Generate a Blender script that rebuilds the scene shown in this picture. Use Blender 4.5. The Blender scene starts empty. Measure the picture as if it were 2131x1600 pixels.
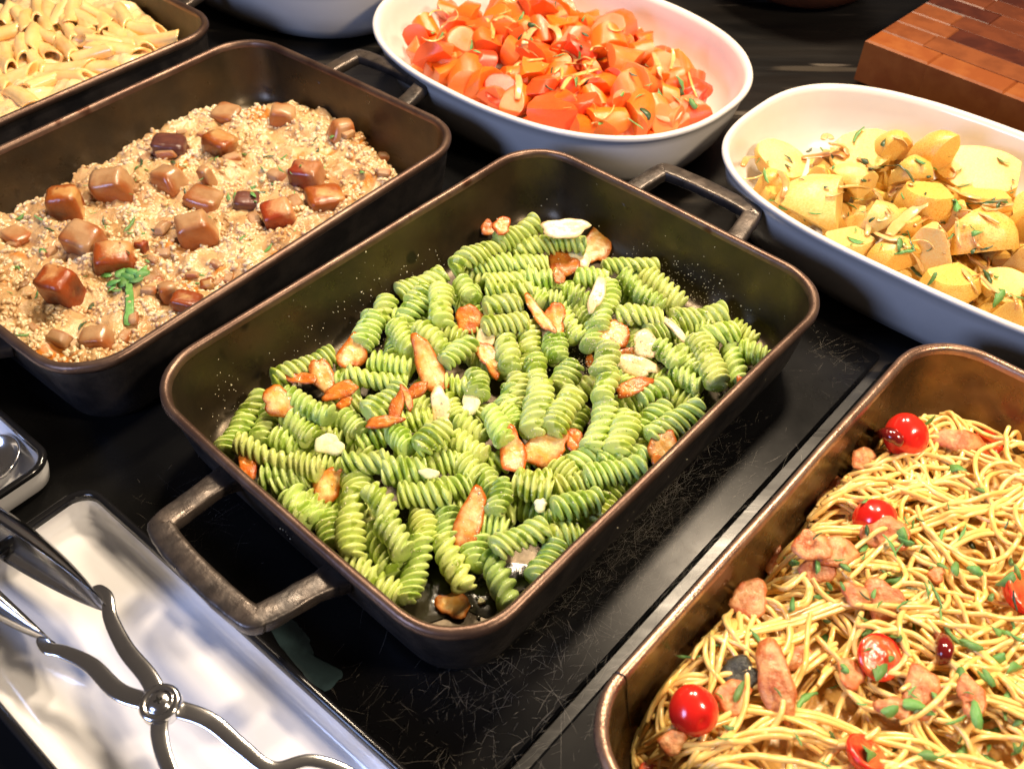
import bpy, bmesh, math, random
import numpy as np
from mathutils import Vector, Matrix, noise
from mathutils.bvhtree import BVHTree

random.seed(7); rs = np.random.RandomState(7)
D = bpy.data; SC = bpy.context.scene; COL = SC.collection

# ------------------------------------------------------------------ camera
F_PX, PITCH, ROLL, CAM_H = 1926.0, 0.81606, 0.0063, 0.43233      # recovered from the four pans
PW, PH = 2131.0, 1600.0
cp, sp = math.cos(PITCH), math.sin(PITCH)
FWD = np.array([0, cp, -sp]); _r = np.array([1., 0, 0]); _u = np.array([0, sp, cp])
RGT = math.cos(ROLL)*_r + math.sin(ROLL)*_u
UPV = -math.sin(ROLL)*_r + math.cos(ROLL)*_u
CAM = np.array([0, 0, CAM_H])
cd = D.cameras.new('camera'); cam = D.objects.new('camera', cd); COL.objects.link(cam)
cd.sensor_width = 36; cd.lens = 36*F_PX/PW; cd.clip_start = .01; cd.clip_end = 50
cam.matrix_world = Matrix(((RGT[0], UPV[0], -FWD[0], 0), (RGT[1], UPV[1], -FWD[1], 0), (RGT[2], UPV[2], -FWD[2], CAM_H), (0, 0, 0, 1)))
cd.dof.use_dof = True; cd.dof.focus_distance = 0.56; cd.dof.aperture_fstop = 11
SC.camera = cam
def ray(px, py):
    d = FWD + (px-PW/2)/F_PX*RGT - (py-PH/2)/F_PX*UPV
    return d/np.linalg.norm(d)
def at(px, py, z=0.):                    # the point of the horizontal plane z that the photograph shows at (px, py)
    d = ray(px, py); t = (z-CAM_H)/d[2]; return CAM + t*d

# ------------------------------------------------------------------ world and lamps
w = D.worlds.new('World'); SC.world = w; w.use_nodes = True
w.node_tree.nodes['Background'].inputs[0].default_value = (.9, .72, .6, 1)
w.node_tree.nodes['Background'].inputs[1].default_value = .09
def area(name, loc, target, power, size, col, shape='DISK'):
    l = D.lights.new(name, 'AREA'); l.energy = power; l.size = size; l.shape = shape; l.color = col
    o = D.objects.new(name, l); COL.objects.link(o); o.location = loc
    o.rotation_euler = (Vector(target)-Vector(loc)).to_track_quat('-Z', 'Y').to_euler()
    return o
WARM = (1., .80, .57)
area('heat_lamp', (.36, .86, 1.0), (.1, .45, 0), 14.5, .15, WARM)
area('heat_lamp', (-.06, .98, 1.0), (-.15, .5, 0), 11., .15, WARM)
area('heat_lamp', (.70, .02, .85), (.25, .4, 0), 10., .15, WARM)
area('cool_fill', (-.80, -.30, .55), (-.1, .35, 0), 7.5, .40, (.42, .56, 1.))  # unseen cool fill, added to turn the near sides bluish
SC.view_settings.view_transform = 'Standard'; SC.view_settings.look = 'None'
SC.view_settings.exposure = 0.0; SC.view_settings.gamma = 1
SC.render.engine = 'CYCLES'; SC.cycles.max_bounces = 7; SC.cycles.diffuse_bounces = 3; SC.cycles.glossy_bounces = 4
SC.cycles.caustics_reflective = False; SC.cycles.caustics_refractive = False

# ------------------------------------------------------------------ materials
def mat(name, c1, c2=None, rough=.5, metal=0., scale=30., bump=0., bscale=200., sss=0., sssr=(1, .6, .3), sssd=.004,
        mix=(.4, .6), rvar=0., hue=0., val=0., spec=.5, coat=0., speck=None, attr=None, detail=4., trans=0., bdist=.001, r2=None):
    m = D.materials.new(name); m.use_nodes = True; nt = m.node_tree; N = nt.nodes; L = nt.links
    b = N['Principled BSDF']
    tc = N.new('ShaderNodeTexCoord'); oi = N.new('ShaderNodeObjectInfo')
    off = N.new('ShaderNodeVectorMath'); off.operation = 'ADD'
    sc = N.new('ShaderNodeVectorMath'); sc.operation = 'SCALE'; sc.inputs[0].default_value = (7, 3, 5)
    L.new(oi.outputs['Random'], sc.inputs['Scale']); L.new(tc.outputs['Object'], off.inputs[0]); L.new(sc.outputs[0], off.inputs[1])
    def nz(s, d=4., r=.6):
        n = N.new('ShaderNodeTexNoise'); n.inputs['Scale'].default_value = s; n.inputs['Detail'].default_value = d
        n.inputs['Roughness'].default_value = r; L.new(off.outputs[0], n.inputs['Vector']); return n
    def mr(src, a, c, x=0., y=1.):
        k = N.new('ShaderNodeMapRange'); L.new(src, k.inputs[0]); k.inputs[1].default_value = a; k.inputs[2].default_value = c
        k.inputs[3].default_value = x; k.inputs[4].default_value = y; return k.outputs[0]
    def mx(f, a, c):
        k = N.new('ShaderNodeMix'); k.data_type = 'RGBA'
        if f is not None: L.new(f, k.inputs[0])
        for i, v in ((6, a), (7, c)):
            if isinstance(v, tuple): k.inputs[i].default_value = (*v, 1)
            else: L.new(v, k.inputs[i])
        return k.outputs[2]
    n1 = nz(scale, detail)
    col = mx(mr(n1.outputs['Fac'], *mix), c1, c2 or c1)
    if attr:                                     # attr = (name, colour, lo, hi)
        for an, ac, lo, hi in attr:
            a = N.new('ShaderNodeAttribute'); a.attribute_name = an
            ad = N.new('ShaderNodeMath'); ad.operation = 'ADD'
            n3 = nz(scale*1.7, 4); L.new(a.outputs['Fac'], ad.inputs[0]); L.new(mr(n3.outputs['Fac'], 0, 1, -.45, .45), ad.inputs[1])
            col = mx(mr(ad.outputs[0], lo, hi), col, ac)
    if speck:                                    # (colour, scale, threshold)
        for c_, s_, t_ in speck:
            n2 = nz(s_, 2); col = mx(mr(n2.outputs['Fac'], t_, t_+.04), col, c_)
    if hue or val:
        h = N.new('ShaderNodeHueSaturation'); L.new(col, h.inputs['Color'])
        L.new(mr(oi.outputs['Random'], 0, 1, .5-hue, .5+hue), h.inputs['Hue'])
        m2 = N.new('ShaderNodeMath'); m2.operation = 'MULTIPLY'; m2.inputs[1].default_value = 7.31; L.new(oi.outputs['Random'], m2.inputs[0])
        fr = N.new('ShaderNodeMath'); fr.operation = 'FRACT'; L.new(m2.outputs[0], fr.inputs[0])
        L.new(mr(fr.outputs[0], 0, 1, 1-val, 1+val), h.inputs['Value']); col = h.outputs[0]
    L.new(col, b.inputs['Base Color'])
    b.inputs['Metallic'].default_value = metal; b.inputs['Specular IOR Level'].default_value = spec
    if rvar: L.new(mr(nz(scale*2.3, 5).outputs['Fac'], .3, .7, max(.02, rough-rvar), min(1, rough+rvar)), b.inputs['Roughness'])
    else: b.inputs['Roughness'].default_value = rough
    if sss:
        b.inputs['Subsurface Weight'].default_value = sss; b.inputs['Subsurface Radius'].default_value = sssr; b.inputs['Subsurface Scale'].default_value = sssd
    if coat: b.inputs['Coat Weight'].default_value = coat; b.inputs['Coat Roughness'].default_value = .08
    if trans: b.inputs['Transmission Weight'].default_value = trans
    if bump:
        bp = N.new('ShaderNodeBump'); bp.inputs['Strength'].default_value = bump; bp.inputs['Distance'].default_value = bdist
        L.new(nz(bscale, 5).outputs['Fac'], bp.inputs['Height']); L.new(bp.outputs[0], b.inputs['Normal'])
        if coat: L.new(bp.outputs[0], b.inputs['Coat Normal'])
    return m

M = {}
M['iron_in'] = mat('seasoned_iron_inside', (.040, .030, .017), (.066, .046, .023), rough=.34, metal=.55, scale=22, bump=.12, bscale=350, rvar=.10, speck=[((.02, .015, .01), 26, .66)])
M['iron_out'] = mat('seasoned_iron_outside', (.014, .013, .014), (.035, .030, .028), rough=.42, metal=.3, scale=35, bump=.35, bscale=160, rvar=.12)
M['iron_rim'] = mat('worn_iron_rim', (.105, .060, .043), (.165, .105, .076), rough=.38, metal=.7, scale=30, bump=.15, bscale=500, rvar=.08, speck=[((.08, .035, .02), 30, .66)])
M['iron_handle'] = mat('cast_iron_handle', (.045, .038, .034), (.11, .085, .068), rough=.36, metal=.55, scale=55, bump=.4, bscale=110, rvar=.15, mix=(.35, .7), bdist=.0015)
M['ceramic'] = mat('white_ceramic', (.74, .70, .66), (.78, .74, .70), rough=.22, scale=12, bump=.03, bscale=40, spec=.5, coat=.25)
M['enamel'] = mat('white_enamel', (.80, .80, .82), (.84, .84, .86), rough=.12, scale=12, bump=.02, bscale=20, coat=.4)
M['enamel_rim'] = mat('black_enamel_rim', (.008, .008, .009), rough=.15)
M['steel'] = mat('polished_steel', (.74, .73, .72), (.78, .77, .76), rough=.17, metal=1, scale=20, rvar=.03)
M['steel_dark'] = mat('steel_recess', (.10, .10, .10), rough=.3, metal=1)
M['stone'] = mat('black_counter', (.006, .006, .006), (.016, .014, .012), rough=.34, scale=6, rvar=.12, bump=.15, bscale=60, speck=[((.045, .038, .030), 14, .60), ((.10, .085, .07), 22, .68)])
M['glass_black'] = mat('black_glass', (.0035, .0035, .004), (.006, .006, .006), rough=.27, spec=.13, scale=9, rvar=.06, bump=.05, bscale=25)
M['scratch'] = mat('scratched_glass', (.20, .18, .15), (.40, .36, .30), rough=.45, scale=30)
M['painted_reflection'] = mat('reflection_patch', (.012, .028, .032), (.035, .07, .078), rough=.5, scale=60, mix=(.45, .7))  # teal of a reflection, put into the patch colour
M['fusilli'] = mat('pesto_pasta', (.62, .70, .24), (.45, .59, .14), rough=.42, scale=60, mix=(.35, .65), bump=.3, bscale=520, sss=.35, sssr=(.9, .8, .25), sssd=.004,
                   speck=[((.30, .42, .045), 75, .57), ((.10, .21, .016), 500, .69), ((.78, .80, .46), 330, .665)], hue=.014, val=.12, coat=.25, rvar=.1)
M['garlic'] = mat('toasted_garlic', (.84, .58, .25), (.79, .37, .07), rough=.33, scale=120, bump=.5, bscale=330, sss=.15, sssr=(1, .7, .35), sssd=.002, coat=.3,
                  attr=[('rim', (.50, .105, .006), .50, .95)], hue=.008, val=.1)
M['garlic_dark'] = mat('dark_toasted_garlic', (.52, .105, .006), (.70, .24, .03), rough=.32, scale=110, bump=.6, bscale=330, sss=.15, coat=.4,
                       attr=[('rim', (.25, .03, .008), .7, 1.2)], val=.12)
M['garlic_pale'] = mat('pale_garlic', (.90, .78, .52), (.88, .66, .36), rough=.35, scale=90, bump=.35, bscale=300, sss=.3, sssd=.003, coat=.3,
                       attr=[('rim', (.66, .24, .05), .85, 1.3)], val=.05)
M['cheese'] = mat('parmesan', (.86, .78, .40), (.88, .84, .56), rough=.5, scale=90, bump=.5, bscale=300, sss=.3, sssd=.004)
M['crumb'] = mat('parmesan_crumb', (.82, .76, .52), rough=.6)
M['oil'] = mat('oil', (.03, .026, .014), (.05, .045, .03), rough=.16, scale=60, coat=.5, bump=.15, bscale=110, bdist=.002)
M['rice'] = mat('risotto_rice', (.82, .64, .40), (.58, .35, .16), rough=.22, scale=30, mix=(.40, .62), sss=.3, sssd=.003, coat=.5, bump=.1, bscale=600)
M['risotto'] = mat('risotto_cream', (.46, .25, .095), (.70, .47, .23), rough=.12, scale=30, coat=.7, bump=.9, bscale=240, sss=.2, bdist=.0016,
                   speck=[((.56, .20, .025), 20, .60), ((.10, .06, .03), 420, .72)], mix=(.35, .65))
M['mushroom'] = mat('seared_mushroom', (.44, .19, .06), (.54, .31, .13), rough=.34, scale=45, bump=.6, bscale=220, coat=.45, sss=.2,
                    attr=[('sear', (.28, .050, .006), .20, .50), ('sear', (.07, .012, .003), .70, 1.15)], hue=.01, val=.16, speck=[((.2, .07, .02), 160, .66)])
M['mushroom_pale'] = mat('pale_mushroom', (.36, .18, .07), (.48, .28, .13), rough=.34, scale=45, bump=.35, bscale=260, coat=.6, sss=.2, val=.1,
                         attr=[('sear', (.34, .10, .022), .35, .8)])
M['mushroom_dark'] = mat('dark_mushroom', (.09, .028, .022), (.15, .05, .03), rough=.3, scale=60, bump=.8, bscale=150, coat=.35)
M['parsley'] = mat('parsley', (.08, .25, .05), (.15, .36, .10), rough=.38, scale=220, bump=.3, bscale=300, sss=.15, sssd=.001, hue=.012, val=.28, coat=.2)
M['parsley_dark'] = mat('wilted_parsley', (.02, .055, .015), (.05, .10, .03), rough=.35, scale=220, val=.2, coat=.3)
M['penne'] = mat('penne', (.90, .62, .27), (.86, .53, .19), rough=.30, scale=60, bump=.12, bscale=400, sss=.3, sssd=.004, coat=.5, val=.07, speck=[((.12, .07, .03), 260, .76)])
M['cream'] = mat('cheese_sauce', (.90, .68, .38), (.87, .58, .27), rough=.2, scale=30, bump=.6, bscale=120, sss=.3, sssd=.005, coat=.6, bdist=.002, speck=[((.14, .09, .05), 260, .76)])
M['spaghetti'] = mat('spaghetti', (.94, .65, .235), (.90, .55, .155), rough=.30, scale=45, bump=.08, bscale=500, sss=.25, sssd=.003, coat=.5, val=.10, hue=.006)
M['spag_under'] = mat('spaghetti_sauce', (.76, .48, .15), (.58, .31, .07), rough=.3, scale=50, bump=.6, bscale=160, coat=.6, bdist=.002)
M['tomato'] = mat('tomato_skin', (.72, .016, .010), (.78, .035, .014), rough=.2, scale=25, coat=.5, sss=.25, sssr=(1, .15, .08), sssd=.004)
M['tomato_cut'] = mat('tomato_flesh', (.75, .05, .018), (.80, .16, .045), rough=.18, scale=90, coat=.8, bump=.7, bscale=170, sss=.3, sssr=(1, .2, .1), speck=[((.80, .45, .20), 120, .68)])
M['bacon'] = mat('bacon', (.52, .13, .030), (.74, .36, .14), rough=.3, scale=150, bump=.9, bscale=260, sss=.12, coat=.45, bdist=.0016, attr=[('rim', (.52, .10, .02), .7, 1.3)], val=.12)
M['chili'] = mat('dried_chili', (.14, .006, .006), (.22, .012, .008), rough=.15, scale=60, coat=.8, bump=.3, bscale=120)
M['dark_bit'] = mat('dark_mushroom_skin', (.010, .012, .009), (.03, .030, .02), rough=.28, scale=60, coat=.4, bump=1., bscale=260, bdist=.002)
M['carrot'] = mat('carrot', (.82, .135, .007), (.85, .19, .016), rough=.28, scale=26, bump=.25, bscale=140, sss=.35, sssr=(1, .35, .1), sssd=.008, coat=.8, hue=.010, val=.08)
M['carrot_red'] = mat('red_carrot', (.82, .070, .012), (.84, .10, .018), rough=.26, scale=26, bump=.2, bscale=140, sss=.3, sssr=(1, .3, .1), sssd=.005, coat=.5, hue=.006, val=.06)
M['carrot_pale'] = mat('pale_carrot', (.84, .25, .06), (.84, .19, .025), rough=.26, scale=40, bump=.3, bscale=140, sss=.4, sssr=(1, .4, .15), sssd=.006, coat=.6, val=.05)
M['onion'] = mat('cooked_onion', (.70, .40, .14), (.76, .50, .24), rough=.22, scale=50, bump=.25, bscale=240, sss=.45, sssd=.005, coat=.6, val=.08)
M['onion_brown'] = mat('browned_onion', (.52, .22, .05), (.66, .34, .12), rough=.28, scale=80, bump=.4, bscale=240, sss=.3, coat=.5, val=.12)
M['onion_orange'] = mat('orange_onion', (.86, .38, .08), (.86, .50, .20), rough=.22, scale=60, bump=.3, bscale=240, sss=.45, sssd=.005, coat=.6, val=.06)
M['potato'] = mat('potato', (.83, .58, .17), (.80, .46, .08), rough=.32, scale=24, bump=.2, bscale=150, sss=.3, sssr=(1, .8, .3), sssd=.006, coat=.35, hue=.006, val=.07,
                  speck=[((.74, .34, .045), 22, .56), ((.42, .15, .02), 60, .70)])
M['potato_pale'] = mat('pale_potato', (.80, .60, .22), (.79, .49, .12), rough=.34, scale=20, bump=.25, bscale=150, sss=.3, sssd=.006, coat=.3, val=.04)
M['terracotta'] = mat('brown_bowl', (.20, .055, .02), (.26, .08, .03), rough=.4, scale=20, bump=.2, bscale=80)
WOODS = [mat('wood_strip_%s' % n, a, b, rough=.36, scale=40, bump=.2, bscale=120, coat=.15) for n, a, b in (
    ('amber', (.16, .044, .013), (.215, .062, .018)), ('red', (.105, .026, .009), (.14, .036, .012)), ('dark', (.050, .010, .005), (.08, .017, .007)), ('tan', (.24, .062, .014), (.29, .088, .021)))]

# ------------------------------------------------------------------ mesh helpers
def mesh(name, V, Fc, m=None, smooth=True, attrs=None):
    me = D.meshes.new(name); me.from_pydata([tuple(map(float, v)) for v in V], [], [tuple(map(int, f)) for f in Fc]); me.update()
    if smooth: me.polygons.foreach_set('use_smooth', [True]*len(me.polygons))
    if m: me.materials.append(m)
    for k, a in (attrs or {}).items():
        at_ = me.attributes.new(k, 'FLOAT', 'POINT'); at_.data.foreach_set('value', np.asarray(a, dtype=np.float32))
    return me
def obj(name, me, parent=None, loc=(0, 0, 0), rot=(0, 0, 0), scale=(1, 1, 1)):
    o = D.objects.new(name, me); COL.objects.link(o)
    if parent: o.parent = parent
    o.location = loc; o.rotation_euler = rot; o.scale = scale; return o
def tag(o, label=None, cat=None, group=None, kind=None):
    for k, v in (('label', label), ('category', cat), ('group', group), ('kind', kind)):
        if v: o[k] = v
    return o
def empty(name, loc=(0, 0, 0), rz=0.): return obj(name, None, None, loc, (0, 0, rz))
def rr(a, b, r, n=10, z=0., ba=0., ns=6):          # rounded rectangle ring; same vertex count whatever its size
    P = []
    C4 = ((a-r, b-r, 0), (-(a-r), b-r, 90), (-(a-r), -(b-r), 180), (a-r, -(b-r), 270))
    for k, (cx, cy, t0) in enumerate(C4):
        for t in np.radians(np.linspace(t0, t0+90, n)): P.append((cx+r*math.cos(t), cy+r*math.sin(t)))
        nx, ny, n0 = C4[(k+1) % 4]; t = math.radians(n0)
        q = (nx+r*math.cos(t), ny+r*math.sin(t)); p = P[-1]
        for s in range(1, ns): P.append((p[0]+(q[0]-p[0])*s/ns, p[1]+(q[1]-p[1])*s/ns))
    P = np.array(P); x = P[:, 0]*(1-ba*(P[:, 1]/b)**2)
    return np.stack([x, P[:, 1], np.full(len(P), z)], 1)
def sell(a, b, n, N=96, z=0.):
    t = np.linspace(0, 2*np.pi, N, endpoint=False); c, s = np.cos(t), np.sin(t)
    return np.stack([a*np.sign(c)*abs(c)**(2/n), b*np.sign(s)*abs(s)**(2/n), np.full(N, z)], 1)
def loft(rings, cap0=True, cap1=True, closed=True):
    N = len(rings[0]); V = np.concatenate(rings); Fc = []
    for i in range(len(rings)-1):
        for j in range(N if closed else N-1):
            k = (j+1) % N; Fc.append((i*N+j, i*N+k, (i+1)*N+k, (i+1)*N+j))
    V = list(map(tuple, V))
    if cap0: V.append(tuple(rings[0].mean(0))); Fc += [(len(V)-1, (j+1) % N, j) for j in range(N)]
    if cap1: V.append(tuple(rings[-1].mean(0))); b = (len(rings)-1)*N; q = len(V)-1; Fc += [(q, b+j, b+(j+1) % N) for j in range(N)]
    return V, Fc
def smoothpath(P, n=8, closed=False):              # Catmull-Rom
    P = [np.array(p, float) for p in P]; out = []
    for i in range(len(P)-1):
        p0 = P[max(i-1, 0)]; p1 = P[i]; p2 = P[i+1]; p3 = P[min(i+2, len(P)-1)]
        for t in np.linspace(0, 1, n, endpoint=False):
            out.append(.5*((2*p1)+(-p0+p2)*t+(2*p0-5*p1+4*p2-p3)*t*t+(-p0+3*p1-3*p2+p3)*t**3))
    out.append(P[-1]); return np.array(out)
def sweep(P, sec, seg=10, up=(0, 0, 1), power=2., closed=False):
    """sec: function t-> (half width, half height); cross-section is a superellipse"""
    P = np.asarray(P); n = len(P); T = np.gradient(P, axis=0); T /= np.linalg.norm(T, axis=1)[:, None]+1e-12
    rings = []; up = np.array(up, float); a = np.linspace(0, 2*np.pi, seg, endpoint=False); c, s = np.cos(a), np.sin(a)
    cx = np.sign(c)*abs(c)**(2/power); sx = np.sign(s)*abs(s)**(2/power); pu = None
    for i in range(n):
        x = np.cross(T[i], up); x /= np.linalg.norm(x)+1e-9; y = np.cross(x, T[i])
        w_, h_ = sec(i/(n-1)) if callable(sec) else sec
        rings.append(P[i]+cx[:, None]*x*w_+sx[:, None]*y*h_)
    return loft(rings)
def lathe(prof, N=48):
    t = np.linspace(0, 2*np.pi, N, endpoint=False)
    return loft([np.stack([r*np.cos(t), r*np.sin(t), np.full(N, z)], 1) for r, z in prof])
def join(parts):
    V = []; Fc = []
    for v, f in parts:
        o = len(V); V += [tuple(p) for p in v]; Fc += [tuple(i+o for i in q) for q in f]
    return V, Fc
def fbm(p, s, seed=0): return noise.fractal(Vector((p[0]*s+seed*3.1, p[1]*s+seed*1.7, p[2]*s+seed)), 1., 2., 3)

# ------------------------------------------------------------------ the setting
def plane(name, x0, x1, y0, y1, z, m):
    return obj(name, mesh(name, [(x0, y0, z), (x1, y0, z), (x1, y1, z), (x0, y1, z)], [(0, 1, 2, 3)], m, False))
nt = M['stone'].node_tree; mp = nt.nodes.new('ShaderNodeMapping'); tcn = [n for n in nt.nodes if n.type == 'TEX_COORD'][0]; ofn = [n for n in nt.nodes if n.type == 'VECT_MATH' and n.operation == 'ADD'][0]
mp.inputs['Rotation'].default_value = (0, 0, .70); mp.inputs['Scale'].default_value = (.30, 2.6, 1)      # the grain runs one way
nt.links.new(tcn.outputs['Object'], mp.inputs['Vector']); nt.links.new(mp.outputs[0], ofn.inputs[0])
tag(plane('countertop', -3, 3, -1.5, 4.5, -.004, M['stone']), kind='structure', label='black buffet counter with faint pale streaks')
AX = .8353                                         # direction of the pans and of the glass plates
# the counter carries black glass warming plates with a bevelled edge
def slab(name, cx, cy, hx, hy, label):
    r = empty(name, (cx, cy, 0), AX)
    V, Fc = loft([rr(hx, hy, .004, 4, -.0035), rr(hx, hy, .004, 4, -.0012), rr(hx-.0015, hy-.0015, .004, 4, 0.)])
    obj('glass_top', mesh('glass_top', V, Fc, M['glass_black'], False), r)
    tag(r, label, 'warming plate', 'black glass warming plates set in the counter'); return r
u = np.array([math.cos(AX), math.sin(AX)]); n_ = np.array([-math.sin(AX), math.cos(AX)])
sA = at(1110, 1600)[:2]; sB = at(1830, 735)[:2]
mid = (sA+sB)/2
g1c = mid + n_*.3035 + u*(-.12); g2c = mid - n_*.3035 + u*(-.12)
plate1 = slab('warming_plate', g1c[0], g1c[1], .30, .30, 'scratched black glass plate under the pesto pasta pan')
plate2 = slab('warming_plate', g2c[0], g2c[1], .30, .30, 'black glass plate under the spaghetti pan at lower right')
# scratches in the glass
def scratches(parent, centre, clusters, n):
    V = []; Fc = []
    R = random.Random(3)
    for (px, py, sx, sy, ang, k) in clusters:
        c = at(px, py)
        for _ in range(int(k*n)):
            x = c[0]+R.gauss(0, sx)*math.cos(AX)-R.gauss(0, sy)*math.sin(AX); y = c[1]+R.gauss(0, sx)*math.sin(AX)+R.gauss(0, sy)*math.cos(AX)
            a = ang+R.gauss(0, .5) if R.random() < .5 else R.uniform(0, 3.14)
            L = min(.045, .0015+.0045*R.expovariate(.8)); wd = R.uniform(.000012, .000034)*(2.2 if R.random() < .04 else 1); cu = R.gauss(0, 22)
            q = []
            for s in np.linspace(0, 1, 4):
                q.append((x, y)); x += math.cos(a)*L/3; y += math.sin(a)*L/3; a += cu*L/3
            nx, ny = -math.sin(a), math.cos(a); o = len(V)
            for i, (X, Y) in enumerate(q):
                ww = wd*(1 if i in (1, 2) else .25)
                V += [(X+nx*ww, Y+ny*ww, .00012), (X-nx*ww, Y-ny*ww, .00012)]
            for i in range(3): Fc.append((o+2*i, o+2*i+1, o+2*i+3, o+2*i+2))
    ca, sa = math.cos(-AX), math.sin(-AX); out = []
    for X, Y, Z in V:
        X -= centre[0]; Y -= centre[1]; out.append((X*ca-Y*sa, X*sa+Y*ca, Z))
    s = obj('scratches', mesh('scratches', out, Fc, M['scratch'], False), parent); s['kind'] = 'stuff'
scratches(plate1, g1c, [(1330, 1060, .045, .022, .75, .34), (1230, 1200, .03, .02, .75, .2), (1130, 1400, .028, .03, .9, .13), (1000, 1530, .03, .03, 1., .08), (1450, 950, .03, .016, .5, .1), (1350, 1090, .03, .014, .7, .25), (1740, 740, .02, .012, .1, .04), (420, 1080, .016, .02, 1.1, .05), (820, 1520, .03, .02, .6, .04)], 2600)
# ------------------------------------------------------------------ pans
PANS = {'C': (-.0041, .3923, .8353), 'R': (-.2352, .5554, .8918), 'S': (.2262, .1925, .8298), 'P': (-.4567, .7328, .8704)}
PA, PB, PR = .17, .1272, .0385; BUL = .012
def pring(ins, z): return rr(PA-ins, PB-ins, max(.008, PR-ins*.75), 12, z, BUL*.8)
def wob(V, amp=.0004, s=40, seed=0):
    return [(x+amp*fbm((x, y, z), s, seed), y+amp*fbm((y, x, z), s, seed+5), z+amp*.5*fbm((z, y, x), s, seed+9)) for x, y, z in V]
def make_pan():
    root = empty('baking_pan')
    outer = [pring(*q) for q in ((.026, .0), (.018, .0006), (.013, .003), (.0095, .008), (.0072, .018), (.005, .034), (.0032, .048), (.0030, .0535))]
    V, Fc = loft(outer, True, False); obj('outer_wall', mesh('outer_wall', wob(V), Fc, M['iron_out']), root)
    inner = [pring(*q) for q in ((.0052, .0560), (.0068, .045), (.0090, .030), (.0115, .018), (.0145, .011), (.019, .0072), (.027, .0060))]
    V, Fc = loft(inner, False, True); Fc = [f[::-1] for f in Fc]; obj('inside', mesh('inside', wob(V, .0003), Fc, M['iron_in']), root)
    rim = [pring(*q) for q in ((.0034, .0530), (.0008, .0545), (.0, .0565), (.0004, .0588), (.0016, .0600), (.0032, .0603), (.0047, .0598), (.0056, .0582), (.0058, .0555))]
    V, Fc = loft(rim, False, False); obj('rim', mesh('rim', wob(V, .0005, 60), Fc, M['iron_rim']), root)
    for s in (1, -1):
        P = [(.1650, .0445), (.178, .0430), (.196, .0405), (.2070, .0385), (.2115, .0335), (.2135, .0), (.2115, -.0335), (.2070, -.0385), (.196, -.0405), (.178, -.0430), (.1650, -.0445)]
        zz = [.041, .0445, .047, .0485, .049, .049, .049, .0485, .047, .0445, .041]
        path = smoothpath([(s*x, y*s, z) for (x, y), z in zip(P, zz)], 7)
        def sec(t):
            e = abs(t-.5)*2
            return (.0066+.0035*max(0, e-.78)*4.5*.8, .0042+.0010*max(0, e-.8)*5)
        V, Fc = sweep(path, sec, 20, power=4.5)
        obj('handle', mesh('handle', wob(V, .0006, 90, 3), Fc, M['iron_handle']), root)
    return root
def copy_tree(o, parent=None):
    c = o.copy(); COL.objects.link(c); c.parent = parent
    for ch in [q for q in D.objects if q.parent == o]: copy_tree(ch, c)
    return c
pan0 = make_pan()
LBL = {'C': 'black iron pan of green pesto fusilli in the centre', 'R': 'black iron pan of brown mushroom risotto behind the pesto fusilli pan',
       'S': 'bronze-toned iron pan of spaghetti with tomatoes at the lower right', 'P': 'iron pan of creamy penne at the upper left corner'}
PAN = {}
for k in 'CRSP':
    p = pan0 if k == 'C' else copy_tree(pan0)
    x, y, t = PANS[k]; p.location = (x, y, 0); p.rotation_euler = (0, 0, t)
    tag(p, LBL[k], 'pan', 'rectangular iron pans of hot food'); PAN[k] = p
# the spaghetti pan is thinner and more bronze, with a dark seam near its near-left corner
for ch in list(PAN['S'].children):
    if ch.name.startswith('inside'):
        ch.data = ch.data.copy(); ch.data.materials[0] = mat('bronze_inside', (.13, .075, .03), (.20, .12, .05), rough=.27, metal=.75, scale=25, bump=.15, bscale=200, rvar=.08)
        ch['label'] = 'bronze brown inside of the pan'
    if ch.name.startswith('rim'):
        ch.data = ch.data.copy(); ch.data.materials[0] = mat('copper_rim', (.34, .20, .14), (.44, .29, .21), rough=.30, metal=.8, scale=40, bump=.2, bscale=600, rvar=.08, speck=[((.20, .09, .05), 50, .66)])
q = rr(PA, PB, PR, 12, 0, BUL*.8)
def to_local(k, p):
    x, y, t = PANS[k]; d = np.array([p[0]-x, p[1]-y]); return np.array([d[0]*math.cos(t)+d[1]*math.sin(t), -d[0]*math.sin(t)+d[1]*math.cos(t)])
def to_world(k, p, z):
    x, y, t = PANS[k]; return np.array([x+p[0]*math.cos(t)-p[1]*math.sin(t), y+p[0]*math.sin(t)+p[1]*math.cos(t), z])
sl = to_local('S', at(1302, 1352, .06))
def nearest_ring(ins, z):
    r_ = pring(ins, z); j = np.argmin(np.hypot(r_[:, 0]-sl[0], r_[:, 1]-sl[1])); return r_[j]
SP = [nearest_ring(i_, z_)+np.array([0, 0, o_]) for i_, z_, o_ in ((-.0003, .0565, 0), (.0012, .0598, .0003), (.0032, .0603, .0004), (.0050, .0598, .0003), (.0062, .056, 0), (.0072, .046, 0), (.0094, .030, 0), (.0118, .018, 0))]
V, Fc = sweep(smoothpath(SP, 4), (.00035, .00035), 6, up=(.3, .8, .1)); obj('seam', mesh('seam', V, Fc, M['steel_dark']), PAN['S'])

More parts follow.
